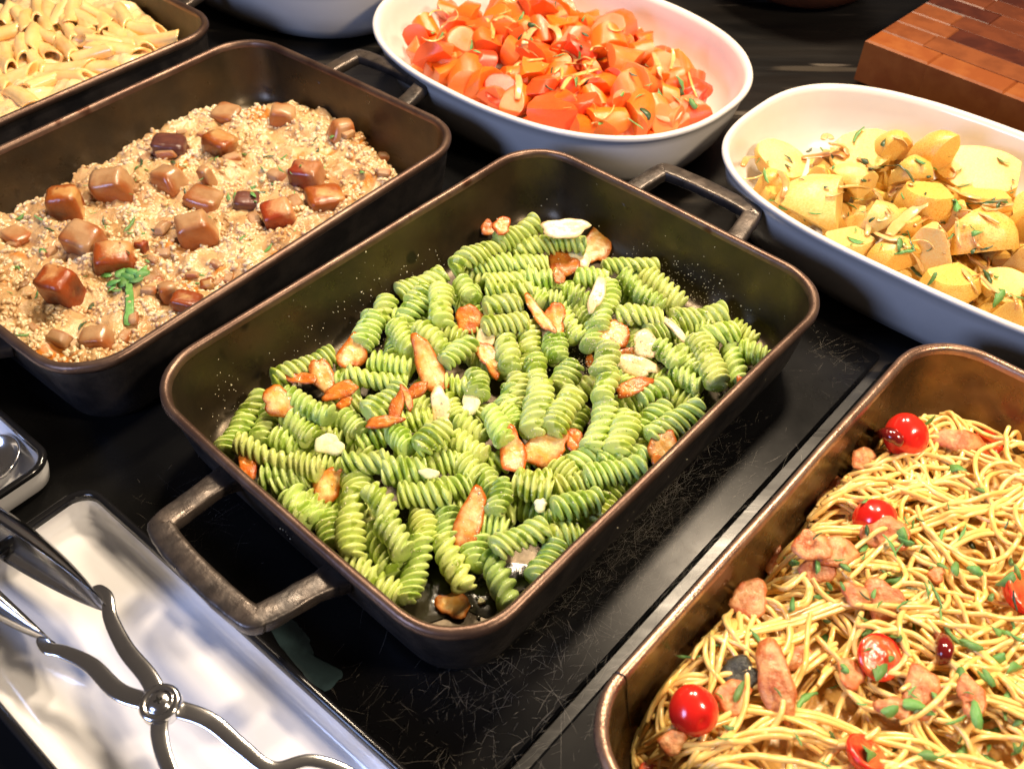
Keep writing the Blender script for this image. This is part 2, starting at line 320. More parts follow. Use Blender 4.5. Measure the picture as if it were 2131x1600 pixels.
# ------------------------------------------------------------------ white dishes
def dish(name, cx, cy, th, a, b, n, H, label, cat='serving dish'):
    prof = [(.66, 0.), (.76, .0006), (.82, .004), (.885, .016), (.935, .032), (.968, .048), (.982, H-.003), (1.0, H-.0012), (1.003, H+.0006), (.995, H+.0022),
            (.978, H+.0026), (.962, H+.0014), (.950, H-.002), (.935, H-.012), (.900, .030), (.84, .016), (.76, .0095), (.60, .0085), (.3, .0085)]
    rings = [sell(a*(1-(1-f)*(b/a)), b*f, n+(2.0-n)*.35*(1-f), 120, z) for f, z in prof]
    V, Fc = loft(rings)
    o = obj(name, mesh(name, wob(V, .0004, 20), Fc, M['ceramic']), None, (cx, cy, 0), (0, 0, th))
    return tag(o, label, cat, 'white oval serving dishes')
DC = (.0352, .7541, -.7292, .1715, .1241, 2.36); DP = (.313, .5258, -.7351, .1745, .1089, 2.83)
dish('oval_dish', *DC, .058, 'white oval dish of orange carrots behind the pans')
dish('oval_dish', *DP, .058, 'white oval dish of yellow potatoes at the right')
dish('oval_dish', -.235, 1.005, -.72, .185, .128, 2.4, .062, 'white oval dish cut by the top edge, only its side showing')
# brown bowl at the top
o = obj('brown_bowl', mesh('brown_bowl', *lathe([(.05, 0), (.062, .001), (.075, .01), (.10, .035), (.122, .07), (.128, .10), (.126, .103), (.122, .10), (.112, .06), (.08, .02), (.04, .012)], 64), M['terracotta']), None, (.31, 1.004, 0))
tag(o, 'brown bowl whose rounded base shows at the top edge', 'bowl')
# ------------------------------------------------------------------ butcher block
bz = .040; c0 = at(1801, 83, bz); e1 = at(2131, 209, bz)-c0; L1 = np.linalg.norm(e1); e1 /= L1; e2 = np.array([-e1[1], e1[0], 0])
if e2[1] < 0: e2 = -e2
ang = math.atan2(e1[1], e1[0])
blk = empty('cutting_board', tuple(c0-np.array([0, 0, bz])), ang); tag(blk, 'thick checkered wooden cutting board at the top right', 'cutting board')
def box(x0, x1, y0, y1, z0, z1, bv=.0006):
    r = [np.array([(x0+i, y0+i, z), (x1-i, y0+i, z), (x1-i, y1-i, z), (x0+i, y1-i, z)]) for i, z in ((bv, z0), (0, z0+bv), (0, z1-bv), (bv, z1))]
    return loft(r)
R = random.Random(5); nrow = 9; rw = .027
for j in range(nrow):
    x = -R.uniform(0, .05) if j else 0
    x = 0.
    first = R.uniform(.03, .08)
    while x < .34:
        ln = first if x == 0 else R.uniform(.05, .10); first = ln; x1 = min(.34, x+ln)
        V, Fc = box(x+.00004, x1-.00004, j*rw+.00004, (j+1)*rw-.00004, 0, bz, .00012 if (j and x > 0) else .0016)
        obj('wood_block', mesh('wood_block', V, Fc, R.choice([WOODS[0], WOODS[0], WOODS[1], WOODS[2], WOODS[2], WOODS[3]]), False), blk)
        x = x1
# ------------------------------------------------------------------ enamel trays
ut = np.array([.772, -.636]); nn = np.array([.636, .772]); TA = math.atan2(ut[1], ut[0])
def tray(uc, nc, label):
    c = ut*uc+nn*nc; r = empty('enamel_tray', (c[0], c[1], 0), TA)
    a, b = .152, .0505
    R_ = [rr(a-i, b-i, max(.004, .014-i*.6), 8, z) for i, z in ((.012, 0), (.006, .0006), (.0028, .004), (.0010, .012), (.0004, .0200))]
    I_ = [rr(a-i, b-i, max(.004, .014-i*.6), 8, z) for i, z in ((.0026, .0203), (.0034, .014), (.0052, .006), (.0085, .0030), (.014, .0022), (.022, .0020))]
    V1, F1 = loft(R_, True, False); V2, F2 = loft(I_, False, True)
    obj('tray_body', mesh('tray_body', *join([(V1, F1), (V2, [f for f in F2])]), M['enamel']), r)
    rim = [rr(a-i, b-i, .014-i*.6, 8, z) for i, z in ((-.0002, .0185), (-.0008, .0203), (-.0003, .0219), (.0012, .0225), (.0028, .0220), (.0036, .0203), (.0038, .0180))]
    V, Fc = loft(rim, False, False); obj('black_rim', mesh('black_rim', V, Fc, M['enamel_rim']), r)
    return tag(r, label, 'tray', 'white trays with a black rim')
tray(-.2265, .0400, 'long white black-rimmed tray under the steel tongs')
tray(-.559, .0375, 'white black-rimmed tray cut by the left edge')
# ------------------------------------------------------------------ tongs
tg = empty('serving_tongs', (float(at(333, 1465, .034)[0]), float(at(333, 1465, .034)[1]), 0)); TGL = np.array(tg.location)
tag(tg, 'steel scissor tongs with two spoon heads lying on the white tray', 'tongs')
def arm(pts, label=None):
    P = smoothpath([at(x, y, z)-TGL for x, y, z in pts], 7)
    m_ = len(P)
    V, Fc = sweep(P, lambda t: ((.0028+.0014*math.sin(math.pi*min(1, t*1.15))**2)*math.sqrt(min(1, .05+t/.035)), .0011), 18, power=3.0)
    return obj('arm', mesh('arm', V, Fc, M['steel']), tg)
arm([(196, 1222, .031), (222, 1240, .033), (230, 1285, .033), (262, 1350, .034), (310, 1410, .035), (333, 1465, .035), (332, 1530, .034), (352, 1600, .033), (392, 1668, .031), (450, 1750, .028), (520, 1860, .022)])
arm([(84, 1322, .027), (98, 1348, .029), (132, 1356, .029), (190, 1384, .030), (250, 1440, .031), (333, 1465, .0318), (430, 1496, .0315), (500, 1552, .030), (566, 1598, .029), (650, 1582, .029), (745, 1622, .028), (800, 1720, .027)])
pc = at(333, 1462, .036)-TGL
piv = obj('pivot_screw', mesh('pivot_screw', *lathe([(.0086, -.006), (.0092, -.004), (.0092, .0002), (.0084, .0012), (.0062, .0014), (.0058, .0008), (.0054, .0020), (.0034, .0030), (.0012, .0033)], 36), M['steel']), tg, tuple(pc))
V, Fc = join([box(-.0019, .0019, -.0005, .0005, .0031, .0036, .0001), box(-.0005, .0005, -.0019, .0019, .0031, .0037, .0001)])
obj('slot', mesh('slot', V, Fc, M['steel_dark'], False), piv, (0, 0, 0), (0, 0, .5))
def spoon(tip, base, side, wid, z0, z1, tilt):
    A = at(*tip)-TGL; B = at(*base)-TGL; ax = B-A; L = np.linalg.norm(ax); ax /= L
    sd = np.cross(ax, (0, 0, 1)); sd /= np.linalg.norm(sd); upv = np.cross(sd, ax)
    s2 = math.cos(tilt)*sd*side+math.sin(tilt)*upv; u2 = np.cross(ax, s2)
    V = []; Fc = []; nu, nv = 22, 14
    for lay in (0, 1):
        for i in range(nu+1):
            t = i/nu; w_ = wid*max(.0, math.sin(math.pi*min(1, t*.94+.03)))**.62; dp = wid*.72*math.sin(math.pi*t)**.8-(.0007 if lay else 0)
            for j in range(nv+1):
                a = math.pi*j/nv
                V.append(A+ax*L*t+u2*w_*math.cos(a)*(1 if not lay else .985)-s2*dp*math.sin(a))
    W_ = nv+1; o2 = (nu+1)*W_
    for i in range(nu):
        for j in range(nv):
            f = (i*W_+j, i*W_+j+1, (i+1)*W_+j+1, (i+1)*W_+j); Fc.append(f); Fc.append(tuple(o2+k for k in f[::-1]))
        for j in (0, nv): Fc.append((i*W_+j, (i+1)*W_+j, o2+(i+1)*W_+j, o2+i*W_+j))
    return obj('spoon_head', mesh('spoon_head', V, Fc, M['steel']), tg)
spoon((-230, 985, .036), (218, 1262, .032), 1, .0185, 0, 0, .15)
spoon((-240, 1010, .030), (112, 1338, .026), -1, .0185, 0, 0, .15)
# ladle end on the left tray
c = at(-12, 955, .010)
o = obj('spoon', mesh('spoon', *lathe([(.004, .001), (.010, .0016), (.0145, .004), (.0168, .0078), (.0172, .0086), (.0160, .0084), (.0138, .0052), (.009, .0028), (.003, .0022)], 48), M['steel']), None, (c[0], c[1], .0028), (.1, -.15, 0))
tag(o, 'round steel spoon bowl on the tray at the left edge', 'spoon')

# ------------------------------------------------------------------ resting things on what lies below
class Ground:                                     # the surface built so far, for laying the next thing on
    def __init__(s): s.V = []; s.F = []; s.t = None
    def add(s, o):
        bpy.context.view_layer.update() if False else None
        mw = o.matrix_basis if o.parent is None else o.parent.matrix_basis @ o.matrix_basis
        n0 = len(s.V); s.V += [mw @ v.co for v in o.data.vertices]; s.F += [tuple(n0+i for i in p.vertices) for p in o.data.polygons]; s.t = None
    def tree(s):
        if s.t is None: s.t = BVHTree.FromPolygons(s.V, s.F)
        return s.t
    def see(s, px, py, z=.03):                    # where the photograph's line of sight meets it
        h = s.tree().ray_cast(Vector(CAM), Vector(ray(px, py)))
        if h[0] is None or h[0][2] > .08: return Vector(at(px, py, z)), Vector((0, 0, 1))
        return h[0], h[1]
    def top(s, x, y, d=.02):
        h = s.tree().ray_cast(Vector((x, y, .2)), Vector((0, 0, -1))); return h[0][2] if h[0] else d
GR = {}
def ground(k, pans=True):
    g = Ground(); GR[k] = g
    if pans:
        for ch in PAN[k].children:
            if ch.name.startswith('inside'): g.add(ch)
    return g

# ------------------------------------------------------------------ fusilli
def fusillo_mesh(L, R_, lead, seed):
    r_ = random.Random(seed); st = .00042; n = int(L/st)+1; na = 36; V = []; attrs = []
    bx, by = r_.uniform(-.9, .9)*.0028, r_.uniform(-1, 1)*.003; ph0 = r_.uniform(0, 6)
    fl = r_.uniform(.0, .12)
    for i in range(n):
        s = i/(n-1); x = (s-.5)*L
        ld = lead*(1+.12*math.sin(3*s+seed)); ph = ph0+2*math.pi*x/ld
        oy = by*math.sin(math.pi*s)*L/.04; oz = bx*(4*(s-.5)**2)
        e = min(1, min(s, 1-s)*L/.0022); e = math.sqrt(max(0, 1-(1-e)**2))
        rg = R_*(1+.07*math.sin(9*s+seed*1.3)+.04*math.sin(23*s+seed))*(.40+.60*e)
        for j in range(na):
            th = 2*math.pi*j/na; c = abs(math.sin(1.5*(th-ph))); prof = (1-c**3.2)**.62
            rad = rg*(.56+.44*prof)
            V.append((x+.0006*math.sin(th+ph0), oy+rad*math.cos(th)*(1+fl), oz+rad*math.sin(th)*(1-fl)))
    rings = np.array(V).reshape(n, na, 3)
    return mesh('fusillo', *loft(list(rings)), M['fusilli'])
FUS = {}
for k_, L_ in enumerate((.024, .031, .038, .045, .053)):
    FUS[L_] = [fusillo_mesh(L_, .0074+.0003*(s % 2), .0138+.0010*(s % 3), 10*k_+s) for s in range(5)]
T = {}  # traced axes: tile origin, then x1,y1,x2,y2,level in the enlarged tile
K = 400/2131.
T['A'] = (440, 700, [(150,1250,530,590,1),(530,1120,680,760,1),(290,1160,880,1380,2),(800,600,1280,890,3),(860,830,1120,1100,2),(720,1050,1000,1220,1),(690,440,1330,170,1),(1350,450,1620,560,0),(1500,430,2131,480,1),(1780,230,2200,330,1),(1720,830,2100,580,2),(1460,880,1640,1060,1),(1640,1150,1900,1090,0),(1480,1370,2350,1460,2),(560,1520,1060,1530,1),(900,1350,1180,1450,2),(1060,1250,1180,1400,0),(1230,1360,1420,1420,1),(1180,1040,1400,1100,0)])
T['B'] = (700, 540, [(250,920,600,400,1),(700,320,1180,120,1),(850,470,1040,330,1),(720,620,980,420,1),(620,600,800,690,0),(1180,270,1180,680,2),(1380,230,1480,420,1),(1420,470,1560,560,0),(660,720,820,1000,1),(930,740,1180,980,2),(1150,740,1380,880,1),(1210,1110,1500,870,2),(1200,1330,1470,1370,1),(1560,1260,1580,1480,1),(1860,830,1920,1180,1),(1640,720,2100,650,2),(1660,500,2040,460,2),(1680,190,2200,160,1),(1680,330,2180,330,1),(1380,110,1640,240,0)])
T['C'] = (900, 430, [(230,620,760,360,2),(740,370,1160,140,2),(900,440,1350,370,1),(1370,370,1680,400,1),(470,640,870,600,1),(860,610,1270,600,1),(1060,760,1370,790,1),(1050,900,1230,1020,1),(1200,940,1400,1010,1),(1480,880,1720,1000,1),(1600,760,1930,760,1),(2000,850,1850,1300,2),(1380,1040,1480,1100,0),(1450,1180,1640,1400,1),(1350,1420,1380,1640,1),(1800,1300,1760,1520,1),(1080,1280,1080,1560,1)])
T['D'] = (1240, 500, [(90,240,730,220,1),(540,370,920,700,1),(290,370,700,690,2),(260,780,740,820,2),(340,590,450,650,0),(870,880,1450,750,1),(600,1010,830,960,1),(1040,950,1200,1000,0),(1210,1000,1580,960,2),(1560,940,1720,1050,1),(1640,1140,1940,1260,1),(1140,1060,1350,1560,2),(1500,1160,1610,1560,1),(970,1210,1120,1450,1),(870,1430,1150,1598,1),(690,1130,900,1330,2),(420,960,440,1180,0),(270,1420,330,1560,0)])
T['E'] = (1060, 700, [(1080,100,1030,650,3),(1070,690,920,1190,2),(1320,830,1180,1230,2),(1420,660,1740,510,1),(1230,740,1470,740,0),(1450,1000,1760,770,1),(1560,1060,2080,770,2),(1860,1130,2060,1020,0),(280,200,300,480,1),(340,470,230,990,2),(720,300,540,520,1),(750,570,490,1000,2),(820,800,700,1000,0),(100,420,60,760,1),(20,760,50,920,1),(480,20,540,200,0),(1020,1370,1510,1250,1),(870,1520,1520,1440,2),(730,1390,960,1290,1),(500,1400,720,1598,1),(1420,1080,1400,1180,0),(120,1560,420,1560,1)])
T['F'] = (760, 780, [(360,640,430,730,2),(590,760,920,530,3),(430,480,660,490,1),(1050,460,1280,640,1),(1390,360,1540,700,2),(1010,690,1280,890,1),(740,960,960,960,1),(1080,960,1200,1110,1),(1300,1040,1400,1240,1),(390,1310,920,1280,2),(820,1240,1130,1180,1),(1540,1180,1440,1490,2),(1670,1140,2030,1270,2),(1720,1400,1790,1450,0),(600,1500,780,1480,0),(560,300,720,420,0),(1640,150,1560,330,1),(1590,380,1640,470,1),(940,300,1000,420,0)])
T['G'] = (560, 960, [(1160,280,1480,960,3),(1140,700,1360,1190,1),(940,340,890,1010,2),(660,550,620,900,1),(240,370,480,650,1),(450,430,650,550,0),(960,130,980,290,1),(20,190,420,150,1),(850,1040,1120,1240,1),(1140,1250,1410,1450,1),(1700,880,1520,1490,1),(1700,590,1740,830,1)])
T['H'] = (880, 1000, [(210,620,470,1130,1),(740,810,1000,1380,1),(800,730,1350,470,2),(1470,310,1960,170,2),(1510,680,1270,1070,1),(1440,560,1760,600,1),(650,410,850,500,1),(600,640,570,840,1),(1500,60,1810,30,1),(1850,480,2100,280,0),(250,380,260,560,1),(2030,150,2140,80,1)])
LV = {0: .0145, 1: .0205, 2: .0275, 3: .034}
gC = ground('C'); FUSO = []
def add_fusillo(P, Q, zc, tilt=0.):
    d = Q-P; L = float(np.linalg.norm(d[:2]))+.0035; L = min(max(L, .020), .060)
    key = min(FUS, key=lambda k: abs(k-L)); me = random.choice(FUS[key])
    mid_ = (P+Q)/2
    o = obj('fusillo', me, None, (mid_[0], mid_[1], zc), (random.uniform(-3.1, 3.1), tilt, 0), (L/key, 1, 1))
    o.rotation_mode = 'XYZ'
    # roll about its own axis, tilt, then heading
    h = math.atan2(d[1], d[0]); wk = random.uniform(.90, 1.10)
    o.matrix_basis = Matrix.Translation((mid_[0], mid_[1], zc)) @ Matrix.Rotation(h, 4, 'Z') @ Matrix.Rotation(tilt, 4, 'Y') @ Matrix.Rotation(random.uniform(-3.1, 3.1), 4, 'X') @ Matrix.Diagonal((L/key, wk, wk, 1))
    FUSO.append(o); return o
def inside(k, x, y, ins):
    l = to_local(k, (x, y)); a, b = PA-ins, PB-ins; r = PR-ins*.5
    dx = max(abs(l[0])-(a-r), 0); dy = max(abs(l[1])-(b-r), 0); return math.hypot(dx, dy) < r
def clampin(k, p, ins):
    l = to_local(k, p); a, b = PA-ins, PB-ins; r = PR-ins*.4
    cx = min(max(l[0], -(a-r)), a-r); cy = min(max(l[1], -(b-r)), b-r); d = math.hypot(l[0]-cx, l[1]-cy)
    if d > r: l = np.array([cx+(l[0]-cx)*r/d, cy+(l[1]-cy)*r/d])
    w_ = to_world(k, l, p[2]); return w_
for k, (ox, oy, lst) in T.items():
    for (x1, y1, x2, y2, lv) in lst:
        z = LV[lv]+random.uniform(-.001, .001)
        P = at(ox+x1*K, oy+y1*K, z+.003); Q = at(ox+x2*K, oy+y2*K, z+.003)
        P = clampin('C', P, .0195); Q = clampin('C', Q, .0195)
        D3 = Q-P; LL = math.hypot(D3[0], D3[1])
        if LL > .040:                      # a long run in the photograph is two pieces lying end to end
            sd = np.array([-D3[1], D3[0], 0])/LL*random.choice((-1, 1))*.0022
            add_fusillo(P-sd*.3, P+D3*.52+sd, z+.001, random.uniform(-.10, .10)); add_fusillo(P+D3*.50-sd, Q+sd*.3, z-.001, random.uniform(-.10, .10))
        else: add_fusillo(P, Q, z, random.uniform(-.12, .12))
# pasta underneath, seen only through the gaps
HOLES = [at(x, y, .01)[:2] for x, y in ((800, 700), (760, 720), (1490, 770), (1330, 860), (950, 1210), (1060, 1170), (1090, 1140), (1500, 600), (1440, 580), (1020, 1250), (880, 1260), (500, 860), (1560, 700), (1545, 770), (1210, 740))]
nf = 0
for _ in range(900):
    px, py = random.uniform(480, 1560), random.uniform(520, 1200)
    p = at(px, py, .012); 
    if not inside('C', p[0], p[1], .03) or min(math.hypot(p[0]-h[0], p[1]-h[1]) for h in HOLES) < .024: continue
    # stay under the heap that was traced
    dmin = sorted(math.hypot(p[0]-o.location[0], p[1]-o.location[1]) for o in FUSO if True)[:3]
    if dmin[2] > .026: continue
    if sum(1 for o in FUSO if o.location[2] < .0125 and math.hypot(p[0]-o.location[0], p[1]-o.location[1]) < .026) > 0: continue
    a = random.uniform(0, 3.14); h = np.array([math.cos(a), math.sin(a), 0])*.016
    add_fusillo(p-h, p+h, .0122); nf += 1
    if nf > 45: break
for o in FUSO: gC.add(o)
# ------------------------------------------------------------------ chips, cheese
def chip_mesh(name, sx, sy, th, m, seed, bend=1., notch=0.):
    bend *= .62; r_ = random.Random(seed); nr, na = 7, 26; V = []; rim = []
    k1, k2 = r_.uniform(-1, 1)*bend*22, r_.uniform(-1, 1)*bend*22; tw = r_.uniform(-1, 1)*14*bend
    top = []; 
    for lay in (1, -1):
        for i in range(nr+1):
            f = i/nr
            for j in range(na):
                a = 2*math.pi*j/na
                o_ = 1+.10*math.sin(2*a+seed)+.09*math.sin(3*a+seed*2)+.06*math.sin(5*a+seed*3)+.03*math.sin(9*a+seed)-notch*max(0, math.cos(a-seed))**4
                x, y = sx*f*o_*math.cos(a), sy*f*o_*math.sin(a)
                z = k1*x*x+k2*y*y+tw*x*y + .0005*fbm((x, y, 0), 260, seed)
                e = math.sqrt(max(0, 1-f**4)); V.append((x, y, z+lay*th*.5*e+(lay*.0001))); rim.append(f)
    Fc = []; o2 = (nr+1)*na
    for i in range(nr):
        for j in range(na):
            k = (j+1) % na; f = (i*na+j, (i+1)*na+j, (i+1)*na+k, i*na+k); Fc.append(f); Fc.append(tuple(o2+q_ for q_ in f[::-1]))
    for j in range(na):
        k = (j+1) % na; Fc.append((nr*na+j, o2+nr*na+j, o2+nr*na+k, nr*na+k))
    return mesh(name, V, Fc, m, True, {'rim': rim})
def lay(g, name, me, px, py, rz, lift=.001, tiltmix=.5, z=.03, extra=(0, 0), face=0., span=0):
    p, nrm = g.see(px, py, z); nrm = nrm if nrm.z > 0 else -nrm
    if span:                                   # rest on whatever stands highest under the chip
        dist = [(g.see(px+a_*span, py+b_*span, z)[0]-Vector(CAM)).length for a_, b_ in ((0, 0), (.8, 0), (-.8, 0), (0, .8), (0, -.8), (.5, .5), (-.5, -.5), (.5, -.5), (-.5, .5))]
        p = Vector(CAM)+Vector(ray(px, py))*(sorted(dist)[1]); lift = lift*.35
    n2 = (nrm*tiltmix*.6+Vector((0, 0, 1))*(1-tiltmix)+Vector((0, -.30, .25))*face).normalized()
    q_ = Vector((0, 0, 1)).rotation_difference(n2).to_matrix().to_4x4()
    o = obj(name, me); o.matrix_basis = Matrix.Translation(p-Vector(ray(px, py))*lift) @ q_ @ Matrix.Rotation(rz, 4, 'Z') @ Matrix.Rotation(extra[0], 4, 'X') @ Matrix.Rotation(extra[1], 4, 'Y')
    return o
# px, py, width, height, rotation(deg, photo), material, label
CH = [(735,732,50,62,-20,'garlic','pale garlic slice with an orange edge near the back-left wall'),(628,788,62,22,-5,'garlic_dark','thin brown garlic strip at the left, pointing at the pan wall'),
 (671,782,44,62,20,'garlic','triangular garlic slice right of the thin brown strip'),(576,836,66,44,-10,'garlic','curled orange garlic slice at the left end of the heap'),
 (708,814,76,24,24,'garlic_dark','straight dark orange garlic stick at the left'),(716,840,36,16,25,'garlic_dark','short orange garlic stub under the dark orange stick'),
 (800,876,70,22,10,'garlic_dark','orange garlic strip lying flat beside the ring-ended fusillo'),(826,845,24,50,-15,'garlic_dark','bent orange garlic strip standing between two fusilli'),
 (862,815,60,22,45,'garlic_dark','folded orange garlic slice below the longest garlic slice'),(846,828,20,40,20,'garlic','small pinkish garlic flake on the folded orange slice'),
 (514,968,36,54,20,'garlic_dark','bright orange garlic slice against the near-left rim'),(684,1010,58,60,-10,'garlic','squarish garlic slice with a fried edge above the left handle'),
 (978,664,56,46,10,'garlic_dark','dark red-brown garlic chip in the middle back of the heap'),(893,763,44,108,28,'garlic','longest garlic slice with a hole near its top'),
 (1010,708,34,46,-20,'garlic_pale','pale upper flake of the garlic pair at the centre'),(1016,746,42,62,25,'garlic','orange lower flake of the garlic pair at the centre'),
 (1015,474,34,22,15,'garlic_dark','small orange garlic chip at the far back tip of the heap'),(1044,470,34,24,-10,'garlic','small rounded garlic chip beside the far back tip'),
 (1180,476,96,28,-4,'garlic_pale','wavy pale garlic slice along the back of the heap'),(1240,512,54,62,-20,'garlic','round orange garlic slice at the back right'),
 (1206,538,44,28,-10,'garlic_pale','pale oval garlic slice tucked under the round orange one'),(1170,545,74,46,-25,'garlic_dark','thick dark orange garlic lump at the back'),
 (1163,576,26,20,10,'garlic_dark','tiny golden garlic crumb below the dark orange lump'),(1124,658,26,66,38,'garlic','long arm of the V-shaped pale garlic pair'),
 (1156,666,46,48,10,'garlic','broad arm of the V-shaped pale garlic pair'),(1243,610,24,62,-18,'garlic_pale','narrow pale garlic strip standing beside the tall fusillo'),
 (1277,694,60,44,-15,'garlic','broad pale garlic slice above the tall yellow fusillo'),(1408,688,18,64,38,'garlic_pale','thin pale garlic sliver at the right'),
 (1345,716,56,38,-20,'garlic_pale','whitish garlic slice dusted with cheese'),(1316,738,62,18,-20,'garlic_dark','dark fried strip under the whitish garlic slice'),
 (1326,760,92,32,-28,'garlic_pale','long almond-white garlic slice'),(1320,802,76,28,25,'garlic_dark','dark red toasted garlic slice dusted with crumbs'),
 (1227,750,16,28,0,'garlic_dark','tiny dark red garlic bit beside the tall fusillo'),(1378,932,56,66,-20,'garlic','round pale garlic slice against the near-right rim'),
 (1370,962,26,26,0,'garlic_dark','small orange garlic bit under the slice at the near-right rim'),(1066,940,56,74,10,'garlic','left crinkled part of the big garlic cluster'),
 (1138,932,104,58,12,'garlic','large crinkled garlic slice of the big cluster'),(1192,914,36,40,20,'garlic_dark','dark end piece of the big garlic cluster'),
 (978,1078,46,118,-18,'garlic','long pinkish garlic slice in the front of the heap'),(942,1256,68,54,-8,'garlic','garlic slice on the bare pan floor at the near corner'),
 (1541,796,14,20,0,'garlic_dark','orange garlic bit peeking over the right rim'),
 (916,842,40,56,8,'garlic_pale','almond-shaped white garlic slice')]
CHZ = [(976,842,46,44,-25,'yellow cheese shaving beside the almond-shaped garlic'),(684,928,70,36,0,'large ragged pale yellow cheese flake at the left'),(894,986,46,18,-15,'flat yellow cheese flake in the front middle'),
 (1126,1050,30,30,0,'small cheese cube on the front right fusilli'),(1002,1250,16,16,0,'tiny round cheese bit on the pan floor at the near corner')]
def pxm(px, py, z=.03):                        # metres per photograph pixel there
    return np.linalg.norm(at(px+5, py, z)-at(px-5, py, z))/10, np.linalg.norm(at(px, py+5, z)-at(px, py-5, z))/10
newc = []
for i, (px, py, w_, h_, a, mk, lb) in enumerate(CH):
    sx, sy = pxm(px, py); s_ = (sx+sy)/2
    me = chip_mesh('garlic_chip', w_*sx/2*1.12, h_*sy/2*1.08, .0018, M[mk], i+1, 1.1 if max(w_, h_) > 30 else .4, .25 if i % 3 == 0 else 0)
    if abs(a) > 30 or True:                    # elongated chips keep their long axis
        o = lay(gC, 'garlic_chip', me, px, py, math.radians(a*.9), .0062 if max(w_, h_) > 30 else .0032, .3, face=1., span=max(w_, h_)*.36)
    tag(o, lb, 'garlic chip', 'fried garlic chips on the pesto fusilli'); newc.append(o)
for i, (px, py, w_, h_, a, lb) in enumerate(CHZ):
    sx, sy = pxm(px, py)
    me = chip_mesh('cheese_flake', w_*sx/2, h_*sy/2, .0030 if w_ < 40 else .0022, M['cheese'], 60+i, .3, .3)
    o = lay(gC, 'cheese_flake', me, px, py, math.radians(a), .0062, .3, face=1., span=w_*.36); tag(o, lb, 'cheese flake', 'cheese flakes on the pesto fusilli'); newc.append(o)
for o in newc: gC.add(o)
# labels for the fusilli: the nearest one on each side of a named chip is pointed out, the others are alike
SIDES = [('right of', 1, 0), ('behind', 0, 1), ('left of', -1, 0), ('in front of', 0, -1)]
taken = {}
for o in FUSO: tag(o, 'green pesto fusillo %s in the %s part of the centre pan' % ('lying on top' if o.location[2] > .026 else 'deep under the others' if o.location[2] < .0135 else 'low in the heap' if o.location[2] < .018 else 'between its neighbours', 'left' if o.location[0] < -.05 else 'right' if o.location[0] > .05 else 'middle'), 'pasta', 'pesto fusilli heaped in the centre pan')
for ch_, c_ in zip(newc, [c[6] for c in CH]+[c[5] for c in CHZ]):
    short = c_
    for nm, dx, dy in SIDES:
        best = None
        for o in FUSO:
            if o.name in taken or o.location[2] < .018: continue
            d = (o.location-ch_.location).xy; L = d.length
            if L < .004 or L > .030: continue
            if (d.x*dx+d.y*dy)/L > .86 and (best is None or L < best[0]): best = (L, o)
        if best and len((short.split(' '))) < 9:
            taken[best[1].name] = 1; best[1]['label'] = 'pesto fusillo just %s the %s' % (nm, short)
for o in FUSO:
    if len(o['label'].split()) > 16: o['label'] = ' '.join(o['label'].split()[:16])
# parmesan crumbs on the pasta, the walls and the floor
def crumbs(name, g, pts, rmin, rmax, m, label, seed=1):
    R_ = random.Random(seed); V = []; Fc = []
    for px, py in pts:
        p, nrm = g.see(px, py)
        if not inside('C', p[0], p[1], .004) or p[2] > .054 or (p[2] > .030 and nrm.z < .4 and R_.random() < .8): continue
        r_ = R_.uniform(rmin, rmax)*(1.8 if R_.random() < .06 else 1); o_ = len(V)
        for dx, dy, dz in ((1, 0, 0), (0, 1, 0), (-1, 0, 0), (0, -1, 0), (0, 0, 1), (0, 0, -1)):
            k = r_*R_.uniform(.6, 1.3); V.append((p[0]+dx*k, p[1]+dy*k, p[2]+dz*k+r_*.5))
        Fc += [tuple(o_+q_ for q_ in t) for t in ((0, 1, 4), (1, 2, 4), (2, 3, 4), (3, 0, 4), (1, 0, 5), (2, 1, 5), (3, 2, 5), (0, 3, 5))]
    o = obj(name, mesh(name, V, Fc, m, False)); return tag(o, label, 'crumbs', kind='stuff')
pts = []
for _ in range(2600): pts.append((random.gauss(1280, 110), random.gauss(700, 80)))
for _ in range(2200): pts.append((random.uniform(560, 1500), random.uniform(520, 1150)))
for _ in range(120): pts.append((random.gauss(1430, 70), random.gauss(610, 45)))
for _ in range(14): pts.append((random.uniform(850, 1350), random.gauss(445, 30)))
for _ in range(140): pts.append((random.gauss(795, 22), random.gauss(715, 22)))
for _ in range(60): pts.append((random.gauss(470, 25), random.gauss(830, 60)))
for _ in range(90): pts.append((random.gauss(1490, 40), random.gauss(790, 60)))
for _ in range(14): pts.append((random.gauss(905, 9), random.gauss(412, 5)))
crumbs('cheese_crumbs', gC, pts, .00016, .00050, M['crumb'], 'fine grated cheese scattered over the pesto fusilli and pan walls')
